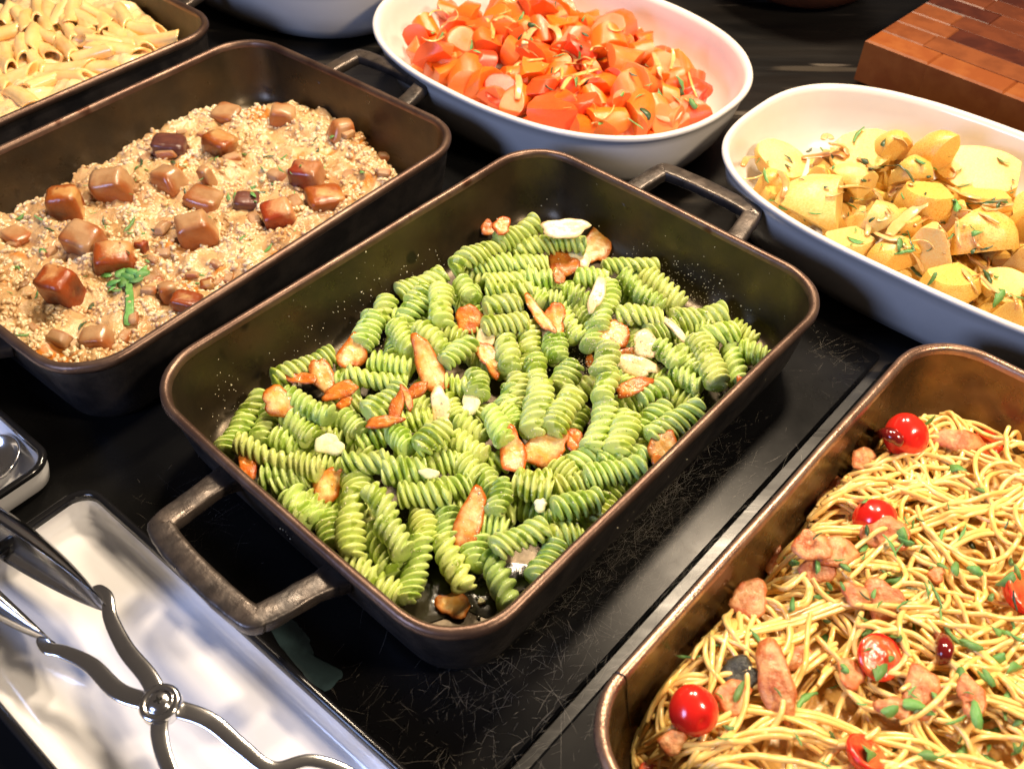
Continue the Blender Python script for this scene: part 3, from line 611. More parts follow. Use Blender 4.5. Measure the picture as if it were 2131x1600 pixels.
# oil on the bare floor
oc = at(960, 1220, .0066); V = []; Fc = []
na = 40
for i in range(9):
    for j in range(na):
        a = 2*math.pi*j/na; f = i/8
        rad = (.028+.006*math.sin(2*a+1)+.006*math.sin(5*a))*f
        V.append((oc[0]+rad*math.cos(a)*1.1, oc[1]+rad*math.sin(a)*.75, .0067+.0006*(1-f**3)+.0003*fbm((rad*math.cos(a), rad*math.sin(a), 0), 200)))
for i in range(8):
    for j in range(na): k = (j+1) % na; Fc.append((i*na+j, (i+1)*na+j, (i+1)*na+k, i*na+k))
V = [tuple(clampin('C', np.array(v), .024)) for v in V]
tag(obj('oil_film', mesh('oil_film', V, Fc, M['oil'])), 'shiny film of oil on the bare near corner of the pesto pan', 'oil', kind='stuff')
R_ = random.Random(9); parts = []
for _ in range(46):
    x, y = R_.gauss(980, 52), R_.gauss(1222, 24); p = at(x, y, .0072); p = clampin('C', p, .026); r_ = R_.uniform(.0006, .0019)
    v, f = lathe([(r_, 0), (r_*.85, r_*.35), (r_*.45, r_*.55), (r_*.1, r_*.6)], 10); parts.append(([(a+p[0], b+p[1], c+.0070) for a, b, c in v], f))
tag(obj('oil_bubbles', mesh('oil_bubbles', *join(parts), M['oil'])), 'small oil bubbles around the garlic slice on the pan floor', 'oil bubbles', kind='stuff')

# ------------------------------------------------------------------ heaps: a surface inside a pan, bounded by an outline traced in the photograph
def heap(k, outline, z0, hmax, width, m, name, label, cat, amp=.0035, s=45, seed=0, floor=.0075, res=.0028, dome=0.):
    poly = [to_local(k, at(x, y, z0)) for x, y in outline]; P = np.array(poly); Qn = np.roll(P, -1, 0)
    def sd(x, y):
        d = 1e9; ins = False
        AB = Qn-P; t = np.clip(((x-P[:, 0])*AB[:, 0]+(y-P[:, 1])*AB[:, 1])/((AB**2).sum(1)+1e-12), 0, 1)
        d = np.hypot(x-P[:, 0]-t*AB[:, 0], y-P[:, 1]-t*AB[:, 1]).min()
        c_ = ((P[:, 1] > y) != (Qn[:, 1] > y)); xs = (Qn[:, 0]-P[:, 0])*(y-P[:, 1])/(Qn[:, 1]-P[:, 1]+1e-12)+P[:, 0]
        return d if (c_ & (x < xs)).sum() % 2 else -d
    a, b = PA-.0125, PB-.0125; nx, ny = int(2*a/res), int(2*b/res); V = []; H = {}; Fc = []
    def hz(x, y):
        d = sd(x, y)+.004*fbm((x, y, 0), 60, seed+3); f = min(1, max(0, d/width)); f = math.sin(f*math.pi/2)**.7 if f > 0 else 0
        return floor-.003+(hmax-floor+.003)*f*(1-dome*((x/a)**2+(y/b)**2)) + amp*f*fbm((x, y, 0), s, seed) + (.5*amp*fbm((x, y, 0), s*3.1, seed+8) if f > 0 else 0), f
    idx = {}
    for i in range(nx+1):
        for j in range(ny+1):
            x, y = -a+2*a*i/nx, -b+2*b*j/ny
            l = clampin(k, to_world(k, (x, y), 0), .0118); l = to_local(k, l); z, f = hz(l[0], l[1])
            idx[i, j] = len(V); V.append((l[0], l[1], z)); H[i, j] = f
    for i in range(nx):
        for j in range(ny):
            if max(H[i, j], H[i+1, j], H[i, j+1], H[i+1, j+1]) > 0: Fc.append((idx[i, j], idx[i+1, j], idx[i+1, j+1], idx[i, j+1]))
    x, y, t = PANS[k]
    o = obj(name, mesh(name, V, Fc, m), None, (x, y, 0), (0, 0, t)); tag(o, label, cat, kind='stuff')
    return o, hz
# ---- risotto
OUT_R = [(-420, 640), (-150, 500), (0, 452), (110, 402), (200, 350), (290, 292), (380, 248), (450, 226), (520, 232), (600, 218), (700, 235), (760, 285), (800, 325), (838, 356), (900, 420), (700, 620), (450, 800), (200, 900), (-100, 860), (-500, 760)]
gR = ground('R')
ris, hzR = heap('R', OUT_R, .016, .027, .022, M['risotto'], 'risotto', 'creamy brown risotto filling the second pan', 'risotto', amp=.0062, s=48, seed=2, dome=-.05)
gR.add(ris)
def grains(name, k, hz, n, m, label, rl=(.0026, .0036), rw=.0011, seed=4):
    R_ = random.Random(seed); V = []; Fc = []
    base = []; fb = []
    na = 6
    prof = [(-1, .0), (-.75, .62), (-.3, .98), (.3, .98), (.75, .62), (1, .0)]
    cnt = 0
    while cnt < n:
        x, y = R_.uniform(-PA+.014, PA-.014), R_.uniform(-PB+.014, PB-.014); z, f = hz(x, y)
        if f < .12 or fbm((x, y, 0), 62, 31) > .20: continue
        p = to_world(k, (x, y), z)
        if not inside(k, p[0], p[1], .014): continue
        cnt += 1; a = R_.uniform(0, 6.28); el = R_.gauss(0, .45); L = R_.uniform(*rl); W_ = rw*R_.uniform(.85, 1.2)
        ax = np.array([math.cos(a)*math.cos(el), math.sin(a)*math.cos(el), math.sin(el)]); sd_ = np.array([-math.sin(a), math.cos(a), 0]); up_ = np.cross(ax, sd_)
        o_ = len(V); pz = p+np.array([0, 0, R_.uniform(-.0015, .0003)])
        for t, r_ in prof[1:-1]:
            for j in range(na):
                an = 2*math.pi*j/na; V.append(pz+ax*t*L+(sd_*math.cos(an)+up_*math.sin(an))*r_*W_)
        V.append(pz-ax*L); V.append(pz+ax*L); q0 = o_+4*na
        for i in range(3):
            for j in range(na): kk = (j+1) % na; Fc.append((o_+i*na+j, o_+i*na+kk, o_+(i+1)*na+kk, o_+(i+1)*na+j))
        for j in range(na): kk = (j+1) % na; Fc.append((q0, o_+kk, o_+j)); Fc.append((q0+1, o_+3*na+j, o_+3*na+kk))
    o = obj(name, mesh(name, V, Fc, m)); tag(o, label, 'rice', kind='stuff'); return o
grains('rice_grains', 'R', hzR, 5200, M['rice'], 'plump rice grains coated in brown cream over the risotto', (.0021, .0032), .00140)
def cube_mesh(name, sx, sy, sz, m, seed, sear_dir, rnd=.30):
    rnd *= .75
    r_ = random.Random(seed); bm = bmesh.new(); bmesh.ops.create_cube(bm, size=2); bmesh.ops.subdivide_edges(bm, edges=bm.edges, cuts=5, use_grid_fill=True)
    V = []; se = []
    ta = r_.uniform(-.15, .15); tb = r_.uniform(-.2, .05)
    for v in bm.verts:
        c = np.array(v.co); m4 = (abs(c)**9).sum()**(1/9.); c2 = c/m4; s_ = c/np.linalg.norm(c); c2 = c2*(1-rnd*.5)+s_*rnd*.62
        fz = max(0, max(np.dot(s_, sd_) for sd_ in sear_dir))
        se.append(fz)
        c2 = c2*(1+.07*fbm(c2, 1.3, seed)+.03*fbm(c2, 4, seed)); k = 1+tb*c2[2]
        V.append((c2[0]*sx*k+ta*c2[2]*sx, c2[1]*sy*k, c2[2]*sz))
    Fc = [[v.index for v in f.verts] for f in bm.faces]; bm.free()
    return mesh(name, V, Fc, m, True, {'sear': se})
def sdir(*a): return [np.array((math.cos(math.radians(x)), math.sin(math.radians(x)), 0.)) for x in a]
S1 = 950/2000.
MU = [(750,635,165,100,1,'mushroom_dark',(0,),'dark purple-brown seared cube at the back of the risotto'),(965,635,150,140,2,'mushroom',(200,290),'golden-faced seared cube beside the dark purple-brown one'),
 (500,805,180,160,3,'mushroom_pale',(300,),'tan seared cube behind the red-brown block'),(740,780,155,120,4,'mushroom_pale',(250,),'small tan rounded cube in the middle of the risotto'),
 (298,885,160,180,5,'mushroom',(200,270,90),'red-brown seared block standing at the left'),(375,1045,190,160,6,'mushroom_pale',(20,),'tan cube touching the red-brown block'),
 (508,1125,215,135,7,'mushroom',(200,250,300),'shiny dark red-brown cube above the parsley sprig'),(280,1245,175,200,8,'mushroom',(180,260,0),'tall golden-brown faceted cube at the lower left'),
 (862,995,185,160,9,'mushroom_pale',(260,300),'tan-topped brown cube in the centre of the risotto'),(895,865,185,74,10,'mushroom_pale',(200,90),'flat brown mushroom strip behind the tan-topped cube'),
 (1225,935,165,135,11,'mushroom',(180,230),'pinkish brown cube in the right half of the risotto'),(1348,765,165,140,12,'mushroom',(200,),'golden-topped cube near the front wall at right'),
 (1430,865,195,115,13,'mushroom',(60,120,180),'glossy orange-brown cube against the front wall'),(825,1320,150,80,14,'mushroom',(0,90,180,270),'red seared piece half hidden by the front rim'),
 (1500,562,120,90,15,'mushroom_pale',(0,),'pale mushroom chunk at the far right of the risotto'),(1245,505,130,110,16,'mushroom_pale',(90,),'pale knobbly mushroom at the back'),
 (740,1275,90,110,17,'mushroom_pale',(90,),'pale mushroom slice beside the big parsley sprig'),(430,1480,150,110,18,'mushroom_pale',(300,),'smooth tan mushroom cap at the near corner'),
 (70,1030,140,60,19,'mushroom_pale',(0,),'long pale mushroom slice at the left edge'),(1080,880,130,70,20,'mushroom_dark',(0,),'dark gilled mushroom slice in brown sauce'),
 (910,770,70,110,21,'mushroom_pale',(180,),'small pale mushroom stem behind the centre cube'),(1680,690,70,50,22,'mushroom_pale',(90,),'tiny pale mushroom bit at the right tip of the risotto'),
 (990,495,140,60,23,'mushroom_pale',(90,),'pale mushroom slice at the back tip of the risotto'),(910,1250,70,60,24,'mushroom',(90,),'small dark red piece above the front rim'),(620,1080,60,60,25,'mushroom',(0,),'small red-brown bit beside the shiny dark cube')]
newm = []
for (zx, zy, w_, h_, sd_, mk, sear, lb) in MU:
    px, py = zx*S1, zy*S1; sx, sy = pxm(px, py, .035); s_ = sx
    hx = w_*S1*sx/2*.84; hz_ = h_*S1*sx/2*.95
    flat = h_/w_ < .62
    V3 = (hx, hx*.85, hz_*(.92 if not flat else .8))
    me = cube_mesh('seared_cube', *V3, M[mk], sd_, sdir(*[a_-((sd_*37) % 70-35) for a_ in (tuple(sear)+((265,) if sd_ % 3 else (215,)))]), .7 if 'pale' in mk and sd_ > 14 else .2)
    p, nr_ = gR.see(px, py+h_*S1*.32, .03)
    o = obj('mushroom_piece', me); rz = math.radians((sd_*37) % 70-35)
    o.matrix_basis = Matrix.Translation(p+Vector((0, .002, V3[2]*.52))) @ Matrix.Rotation(rz, 4, 'Z') @ Matrix.Rotation(random.uniform(-.22, .22), 4, 'X') @ Matrix.Rotation(random.uniform(-.22, .22), 4, 'Y')
    tag(o, lb, 'seared piece', 'seared pieces on the risotto'); newm.append(o)
for o in newm: gR.add(o)
BITS = [cube_mesh('mushroom_bit', 1, .62, .42, M['mushroom_pale'], 40+i, sdir(90*i), .7) for i in range(5)]
for i in range(70):
    px, py = random.uniform(10, 820), random.uniform(235, 740)
    p, nr_ = gR.see(px, py, .03); z_, f_ = hzR(*to_local('R', p))
    if f_ < .3 or p[2] > z_+.004 or not inside('R', p[0], p[1], .02) or p[2] < .01: continue
    r_ = random.uniform(.0035, .0078); o = obj('mushroom_bit', BITS[i % 5])
    o.matrix_basis = Matrix.Translation(p+Vector((0, 0, .0006))) @ Matrix.Rotation(random.uniform(0, 6.28), 4, 'Z') @ Matrix.Rotation(random.uniform(-.3, .3), 4, 'X') @ Matrix.Diagonal((r_, r_, r_, 1))
    tag(o, 'small tan mushroom bit half sunk in the risotto', 'mushroom', 'small mushroom bits sunk in the risotto')
# ------------------------------------------------------------------ parsley
def leaf_mesh(kind, seed):
    r_ = random.Random(seed); V = []; Fc = []
    if kind == 'strip':
        L = 1.; n = 8; cu = r_.uniform(-1.2, 1.2)
        for i in range(n+1):
            t = i/n; x = (t-.5)*2; w_ = .22*(math.sin(math.pi*min(1, max(.06, t)))**.5)*(1+.25*math.sin(t*14+seed)); y = cu*.25*x*x; z = .12*math.sin(3*t+seed)
            V += [(x, y-w_, z), (x, y, z+.07), (x, y+w_, z-.02)]
        for i in range(n):
            for j in (0, 1): Fc.append((3*i+j, 3*i+3+j, 3*i+4+j, 3*i+1+j))
    else:
        n = 26; V.append((0, 0, .06)); lob = [r_.uniform(.55, 1.05) for _ in range(5)]
        for i in range(n):
            a = 2*math.pi*i/n; t = i/n*5; k = int(t) % 5; f = t-int(t); r__ = (lob[k]*(1-f)+lob[(k+1) % 5]*f)*(.86+.14*math.cos(3*a+seed))+.07*(i % 2)
            V.append((1.25*r__*math.cos(a), r__*math.sin(a)*.62, .22*math.sin(2*a+seed)*r__-.16*r__*r__))
        Fc = [(0, 1+i, 1+(i+1) % n) for i in range(n)]
    N0 = len(V); th = .045
    # give it thickness
    th = .02; V2 = V+[(x, y, z-th) for x, y, z in V]; F2 = Fc+[tuple(N0+i for i in f[::-1]) for f in Fc]
    from collections import Counter
    E = Counter(); dirn = {}
    for f in Fc:
        for i in range(len(f)):
            e = (f[i], f[(i+1) % len(f)]); E[tuple(sorted(e))] += 1; dirn[tuple(sorted(e))] = e
    for e, c in E.items():
        if c == 1: a, b = dirn[e]; F2.append((b, a, a+N0, b+N0))
    return mesh('parsley_bit', V2, F2, M['parsley'], True)
LEAF = [leaf_mesh('strip', s) for s in (1, 2, 3, 4)]+[leaf_mesh('leaf', s) for s in (1, 2.3, 3.7)]
def put_parsley(g, pts, group, label, size=.0035, dark=.12):
    out = []
    for q_ in pts:
        px, py = q_[0], q_[1]; s_ = (q_[2] if len(q_) > 2 else 1.)*size; me = random.choice(LEAF)
        o = lay(g, 'parsley_bit', me, px, py, random.uniform(0, 6.28), .0022, .6, .03, (random.gauss(0, .25), random.gauss(0, .25)))
        o.matrix_basis = o.matrix_basis @ Matrix.Diagonal((s_*random.uniform(.8, 1.35), s_*random.uniform(.7, 1.1), s_, 1))
        if random.random() < dark: o.material_slots[0].link = 'OBJECT'; o.material_slots[0].material = M['parsley_dark']
        tag(o, label, 'parsley', group); out.append(o)
    return out
PR_ = [(600,730),(760,710),(1180,685,1.2),(885,780),(570,985,1.5),(680,1010),(720,915,1.2),(175,960),(90,950),(75,1170,1.5),(1165,1095,1.3),(870,1200,1.4),(845,1235,1.2),(1290,860,1.3),(1060,1040),(1590,755),(1380,610),(1150,740),(1210,770,1.1),(1100,825,1.2),(1140,840),(1300,1010),(100,1465),(160,1290),(630,1120),(450,970),(600,780),(640,745),(1230,745),(1240,690),(1450,600),(1030,855),(1420,730),(560,1020,1.2),(355,1425),(220,1005),(950,690),(1070,675),(1110,850),(620,710,1.2),(1000,860),(400,1340),(190,1100),(810,845),(1200,805)]
PR_ += [(random.uniform(20, 1600), random.uniform(560, 1450), .55) for _ in range(70)]
PR_ = [p for p in PR_ if len(p) == 2 or p[2] != .55 or (p[1] < 1500-p[0]*.55 and p[1] > 1000-p[0]*.5)]
put_parsley(gR, [(p[0]*S1, p[1]*S1, *(p[2:])) for p in PR_], 'parsley bits on the risotto', 'small green parsley bit scattered on the risotto', .0040, .1)
# the large sprig
def sprig():
    c, _ = gR.see(268, 590, .035); r = empty('parsley_sprig', tuple(c)); tag(r, 'large fresh parsley sprig with a broad hanging stem on the risotto', 'parsley')
    loc = lambda x, y: Vector(gR.see(x, y, .035)[0])-Vector(c)
    pts_ = [loc(271, 592)+Vector((0, 0, .003)), loc(272, 612)+Vector((0, 0, .0035)), loc(272, 640)+Vector((0, 0, .0025)), loc(270, 666)+Vector((0, 0, .002)), loc(264, 682)+Vector((0, 0, .0016))]
    V, Fc = sweep(smoothpath([tuple(p) for p in pts_], 6), lambda t: (.0022+.0012*t-.0016*max(0, t-.85)*6, .0003), 8, power=2); V = wob(V, .0006, 160, 2); obj('stem', mesh('stem', V, Fc, M['parsley']), r)
    for x, y, s_, a in ((226, 578, .0046, .2), (240, 592, .0060, .7), (252, 574, .0060, 1.4), (262, 592, .0066, 2.1), (276, 572, .0060, 2.7), (286, 588, .0056, .4), (298, 574, .0060, 1.), (312, 582, .0046, 2.4), (324, 574, .0036, 0), (234, 606, .0052, 1.4), (246, 610, .0042, .2), (268, 580, .0064, 0.), (300, 566, .0042, 1.7)):
        o = obj('leaf', random.choice(LEAF[4:]), r); o.matrix_basis = Matrix.Translation(loc(x, y)+Vector((0, 0, .003))) @ Matrix.Rotation(a, 4, 'Z') @ Matrix.Rotation(random.uniform(-.5, .5), 4, 'X') @ Matrix.Diagonal((s_, s_*1.2, s_, 1))
sprig()

# ------------------------------------------------------------------ penne
def penne_mesh(L, R_, seed):
    n, na = 14, 24; rings = []; r_ = random.Random(seed); bend = r_.uniform(-.002, .002); sq = r_.uniform(.0, .15)
    def ring(rad, s, inner=False):
        P = []
        for j in range(na):
            a = 2*math.pi*j/na; rr_ = rad*(1+(.045*math.cos(12*a) if not inner else 0)); y, z = rr_*math.cos(a)*(1+sq), rr_*math.sin(a)*(1-sq)
            x = (s-.5)*L + .95*y*(1 if True else 0)
            P.append((x, y+bend*math.sin(math.pi*s), z))
        return np.array(P)
    out = [ring(R_, i/n) for i in range(n+1)]; inn = [ring(R_*.72, i/n, True) for i in range(n, -1, -1)]
    V, Fc = loft(out+inn+[out[0]], False, False); return mesh('penne', V, Fc, M['penne'])
PEN = [penne_mesh(L_*1.15, .0066, i) for i, L_ in enumerate((.026, .030, .034, .030, .038, .026))]
gP = ground('P')
OUT_P = [(-900, 700), (-600, 300), (-200, 130), (0, 62), (60, 20), (130, 8), (240, 12), (330, 60), (372, 98), (420, 150), (300, 260), (0, 420), (-500, 700)]
crm, hzP = heap('P', OUT_P, .02, .0435, .02, M['cream'], 'cheese_sauce', 'thick pale cheese sauce around the penne', 'sauce', amp=.006, s=40, seed=11, dome=-.1)
gP.add(crm)
PT = [(120,60,30,230),(150,120,240,270),(340,80,350,220),(450,80,470,260),(650,50,640,180),(560,120,520,220),(280,300,480,360),(740,100,960,200),(700,170,850,260),(920,180,940,330),(1060,120,1150,260),(980,160,1130,220),(1180,260,1450,320),(1000,300,1180,450),(900,470,1200,480),(700,540,880,500),(560,400,680,560),(410,460,460,520),(200,400,220,580),(60,420,60,600),(600,250,700,420),(700,300,860,380),(1280,400,1460,380),(280,760,400,730),(130,830,240,900),(0,320,110,300),(20,540,100,620),(840,620,980,600),(1150,350,1280,460),(400,200,440,330),(240,160,260,280),(330,330,300,460),(860,400,980,420),(40,720,180,660),(470,620,640,600),(320,560,400,640),(1040,400,1160,420),(-90,160,-30,330),(-120,400,0,480),(-60,640,40,760),(520,700,660,690),(760,230,800,330)]
for i, (x1, y1, x2, y2) in enumerate(PT):
    s_ = 500/2131.; z = .040+random.uniform(-.002, .003)
    P, nP = gP.see(x1*s_, y1*s_, .04); Q, nQ = gP.see(x2*s_, y2*s_, .04)
    P = clampin('P', np.array(P), .02); Q = clampin('P', np.array(Q), .02); d = Q-P; L = np.linalg.norm(d); me = PEN[i % 6]
    o = obj('penne', me); mid_ = Vector((P+Q)/2); h = math.atan2(d[1], d[0]); el = math.atan2(d[2], np.hypot(d[0], d[1]))
    o.matrix_basis = Matrix.Translation(mid_+Vector((0, 0, .0020 if y1 < 560 else -.0012))) @ Matrix.Rotation(h, 4, 'Z') @ Matrix.Rotation(-el*.8+random.uniform(-.15, .15), 4, 'Y') @ Matrix.Rotation(random.uniform(0, 6.28), 4, 'X')
    tag(o, 'cream-coated ridged penne tube %s' % ('half sunk in sauce at the front of the upper left pan' if y1 > 560 else 'in the back of the upper left pan' if y1 < 240 else 'in the middle band of the upper left pan'), 'pasta', 'penne in the upper left pan')

# ------------------------------------------------------------------ spaghetti
gS = ground('S')
OUT_S = [(1835, 905), (1800, 960), (1720, 1010), (1650, 1090), (1610, 1160), (1585, 1230), (1480, 1300), (1400, 1375), (1345, 1450), (1320, 1520), (1360, 1640), (1700, 1900), (2300, 2100), (2700, 1700), (2500, 1200), (2240, 1010), (2131, 950), (2040, 905), (1950, 878), (1890, 880)]
und, hzS = heap('S', OUT_S, .014, .0235, .016, M['spag_under'], 'pasta_sauce', 'oily brown sauce showing between the spaghetti strands', 'sauce', amp=.004, s=40, seed=21)
gS.add(und)
RS = random.Random(12)
def strand(pts, z):
    P = smoothpath(pts, 5); R0 = .00134
    V, Fc = sweep(P, lambda t: (R0*(1 if .02 < t < .98 else .8), R0), 7); return V, Fc
polyS = None
made = 0; nb = 0
def hS(w_):
    l = to_local('S', w_); z, f = hzS(l[0], l[1]); return z, f
SPG = []
bundles = 46
for b_ in range(bundles):
    for _try in range(60):
        px, py = RS.uniform(1340, 2240), RS.uniform(880, 1720); c = at(px, py, .03)
        if hS(c)[1] > .5: break
    a = RS.uniform(0, 6.28); kap = RS.choice([RS.gauss(0, 12), RS.gauss(0, 30), RS.choice([-60, 60])]); wob_ = RS.uniform(10, 30)
    nst = RS.randint(3, 7); zb = .002+.0135*(b_/bundles)+RS.uniform(-.001, .002)
    for s_ in range(nst):
        off = (s_-(nst-1)/2)*RS.uniform(.0018, .0034); L = RS.uniform(.05, .15); step = .006; n = int(L/step)
        x, y, h = c[0]-math.sin(a)*off-math.cos(a)*L/2, c[1]+math.cos(a)*off-math.sin(a)*L/2, a+RS.gauss(0, .12)-kap*L/2*.5
        kk = kap*RS.uniform(.8, 1.2); ph = RS.uniform(0, 6); pts_ = []; dz = RS.uniform(-.001, .0015)
        for i in range(n):
            w3 = np.array([x, y, 0.]); cl = clampin('S', w3, .016)
            if math.hypot(cl[0]-x, cl[1]-y) > .0005:      # meets the wall: turn along it
                h += .55 if RS.random() < .9 else -.3; x, y = cl[0], cl[1]
            z, f = hS((x, y))
            if f < .05:
                cc = np.array(at(1850, 1350, .02)); want = math.atan2(cc[1]-y, cc[0]-x); dd = (want-h+math.pi) % (2*math.pi)-math.pi; h += .5*np.sign(dd)
            zz = z+.001+zb*(.35+.65*f)+dz+.0016*math.sin(i*.7+ph)
            pts_.append((x, y, max(.0085, zz))); x += math.cos(h)*step; y += math.sin(h)*step; h += (kk+wob_*math.sin(i*.35+ph))*step
        if len(pts_) < 5: continue
        V, Fc = strand(pts_, 0); me = mesh('spaghetti_strand', V, Fc, M['spaghetti']); o = obj('spaghetti_strand', me)
        tag(o, 'long yellow spaghetti strand winding through the tangle', 'spaghetti', 'spaghetti strands in the lower right pan'); SPG.append(o)
# a few strands traced from the photograph: the loops at the edges
TR = [[(1340,1470),(1330,1530),(1365,1590),(1450,1630),(1600,1640)],[(1352,1470),(1345,1520),(1390,1575),(1480,1600),(1560,1605)],[(1335,1500),(1350,1430),(1420,1360),(1500,1320),(1600,1300),(1700,1270),(1800,1230)],
 [(1360,1470),(1370,1420),(1440,1370),(1540,1345),(1640,1330),(1700,1300)],[(1375,1440),(1420,1385),(1530,1330),(1660,1290),(1790,1250),(1900,1240)],[(1925,965),(1905,930),(1930,890),(1965,880),(1990,915),(1985,935)],
 [(1905,1010),(1920,980),(1905,930),(1940,905),(2010,940),(2080,970),(2140,990)],[(1800,915),(1840,945),(1880,975),(1935,1000)],[(1600,1190),(1605,1145),(1660,1110),(1740,1100),(1800,1105)],[(1640,1105),(1700,1100),(1790,1110)],
 [(1645,1140),(1720,1145),(1770,1150)],[(1610,1190),(1630,1215),(1670,1195),(1690,1160)],[(1700,1030),(1720,1010),(1790,1010),(1840,1000)],[(1470,1290),(1500,1272),(1530,1290),(1520,1330)],[(1465,1285),(1470,1305),(1540,1320),(1620,1290),(1720,1250)],
 [(1450,1600),(1455,1520),(1490,1475),(1560,1480),(1640,1500),(1720,1520)],[(1470,1610),(1530,1550),(1600,1500),(1680,1485),(1780,1520),(1850,1570)],[(1400,1530),(1380,1500),(1385,1430),(1430,1405),(1490,1420),(1520,1460)],
 [(1700,1010),(1690,1060),(1720,1045),(1760,1020)],[(1930,1090),(1950,1140),(1990,1190),(2050,1200)],[(1540,1330),(1540,1270),(1580,1300),(1600,1355),(1640,1350)],[(1800,1400),(1850,1400),(1920,1410),(1960,1450),(1930,1500)],
 [(1640,1480),(1650,1420),(1690,1370),(1740,1340)],[(1740,1400),(1760,1440),(1820,1470),(1880,1470)],[(1650,1180),(1720,1180),(1800,1170),(1880,1180)],[(2140,1050),(2060,1040),(1980,1050),(1900,1030),(1860,1010)],
 [(2140,1075),(2050,1060),(1950,1030),(1900,990)],[(1930,1560),(1900,1500),(1960,1460),(2040,1450),(2140,1480)],[(1700,1600),(1730,1560),(1800,1530),(1900,1540),(1990,1590)],[(2131,1120),(2080,1110),(2010,1120),(1960,1160),(1950,1220)]]
for q_ in TR:
    for dd in (0, 1):
        pts_ = []
        for i, (x, y) in enumerate(q_):
            p = at(x+dd*RS.uniform(-9, 9), y+dd*RS.uniform(6, 14), .034); p = clampin('S', p, .0145); z, f = hS(p); pts_.append((p[0], p[1], max(.010, z+.0125*max(.25, f)+.001*dd)))
        V, Fc = strand(pts_, 0); o = obj('spaghetti_strand', mesh('spaghetti_strand', V, Fc, M['spaghetti']))
        tag(o, 'long yellow spaghetti strand winding through the tangle', 'spaghetti', 'spaghetti strands in the lower right pan'); SPG.append(o)
for o in SPG: gS.add(o)
# tomatoes
def tomato(px, py, r_px, cut, label, rz=0.):
    sx, sy = pxm(px, py, .035); r_ = r_px*sx
    p, _ = gS.see(px, py+r_px*.55, .03); c = Vector((p[0], p[1]+r_*.25, max(p[2], .012)+r_*.45))
    root = empty('cherry_tomato', tuple(c)); tag(root, label, 'tomato', 'cherry tomatoes in the spaghetti')
    if not cut:
        t = [(r_*math.sin(a)*1.0*(1+.01*math.sin(a*5)), -r_*.95*math.cos(a)-(.10*r_*math.exp(-(math.pi-a)**2*30))) for a in np.linspace(.02, math.pi-.02, 22)]
        V, Fc = lathe(t, 36); V = wob(V, r_*.07, 70, px % 9); obj('skin', mesh('skin', V, Fc, M['tomato']), root, (0, 0, 0), (.9, .4, rz))
    else:
        t = [(r_*math.sin(a), -r_*.8*math.cos(a)) for a in np.linspace(.02, math.pi*.52, 14)]
        V, Fc = lathe(t, 36); V = wob(V, r_*.06, 90, 3)
        s1 = obj('skin', mesh('skin', V, Fc, M['tomato']), root, (0, 0, 0), (.45, .1, rz))
        V, Fc = lathe([(r_*.98, .0), (r_*.9, r_*.10), (r_*.7, r_*.07), (r_*.5, r_*.10), (r_*.2, r_*.16), (.0005, r_*.14)], 30); V = wob(V, r_*.10, 140, 6)
        obj('cut_face', mesh('cut_face', V, Fc, M['tomato_cut']), root, (0, 0, 0), (.45, .1, rz))
    for ch in root.children: gS.add(ch)
tomato(1882, 903, 45, False, 'whole red cherry tomato at the back corner of the spaghetti')
tomato(1818, 1078, 45, False, 'red cherry tomato partly covered by bacon')
tomato(1441, 1472, 51, False, 'whole red cherry tomato ringed by spaghetti at the lower left')
tomato(1828, 1362, 48, True, 'cut red tomato half beside the dried chili', .3)
tomato(2131, 1228, 50, True, 'red tomato half cut by the right edge', 1.)
tomato(1800, 1560, 44, True, 'halved red tomato at the bottom edge under a parsley leaf', 2.)
tomato(2052, 925, 34, True, 'flattened red tomato at the back of the spaghetti', 0.)
tomato(1350, 1604, 24, True, 'bit of red tomato at the near-left corner of the spaghetti', 0.)
BAC = [(1805,962,66,40,'dark red bacon bit below the back tomato'),(1563,1246,76,60,'round pink bacon piece by the left wall'),(1740,1145,90,48,'pink bacon lump under the covered tomato'),(1690,1135,60,50,'paler bacon lump left of the pink one'),
 (1840,1110,84,50,'orange crisp bacon draped on the covered tomato'),(1780,1238,56,36,'orange bacon strip in the middle of the spaghetti'),(1838,1252,74,64,'pink bacon lump right of the orange strip'),(1618,1418,66,128,'largest bacon slice, long and brown-pink'),
 (1530,1448,70,58,'dull pink bacon piece beside the dark mushroom skin'),(1925,1440,70,96,'reddish bacon curl in the lower right tangle'),(1860,1470,60,40,'small pink bacon bit below the cut tomato half'),(1990,912,110,30,'thin red bacon strip along the back edge'),
 (1700,1190,70,34,'orange bacon rind near the left edge'),(1665,1372,60,40,'golden crisp bacon bit above the largest slice'),(1950,1196,30,24,'tiny orange bacon crumb at the right'),(1770,1400,46,60,'onion-like pale bacon fat beside the cut tomato'),(1735,1010,60,36,'orange bacon bit at the back left'),
 (1610,1170,40,60,'brown bacon piece inside the left loop'),(2020,1450,50,60,'brown bacon bit under the lower right strands'),(1730,1060,70,60,'pale bacon piece left of the covered tomato'),(1400,1545,50,40,'crisp orange piece below the ringed tomato')]
for i, (px, py, w_, h_, lb) in enumerate(BAC):
    sx, sy = pxm(px, py, .035)
    me = chip_mesh('bacon_piece', w_*sx/2*1.2, h_*sy/2*1.2, .0022, M['bacon'], 80+i, 1.6, .2)
    o = lay(gS, 'bacon_piece', me, px, py, math.radians(random.uniform(-15, 15)), .0028, .4, face=.8); tag(o, lb, 'bacon', 'bacon pieces in the spaghetti'); gS.add(o)
me = chip_mesh('dark_mushroom', .0105, .0085, .004, M['dark_bit'], 5, 2.0, .3); o = lay(gS, 'dark_mushroom', me, 1540, 1412, .3, .0015); tag(o, 'shiny black mushroom skin beside the largest bacon slice', 'mushroom'); gS.add(o)
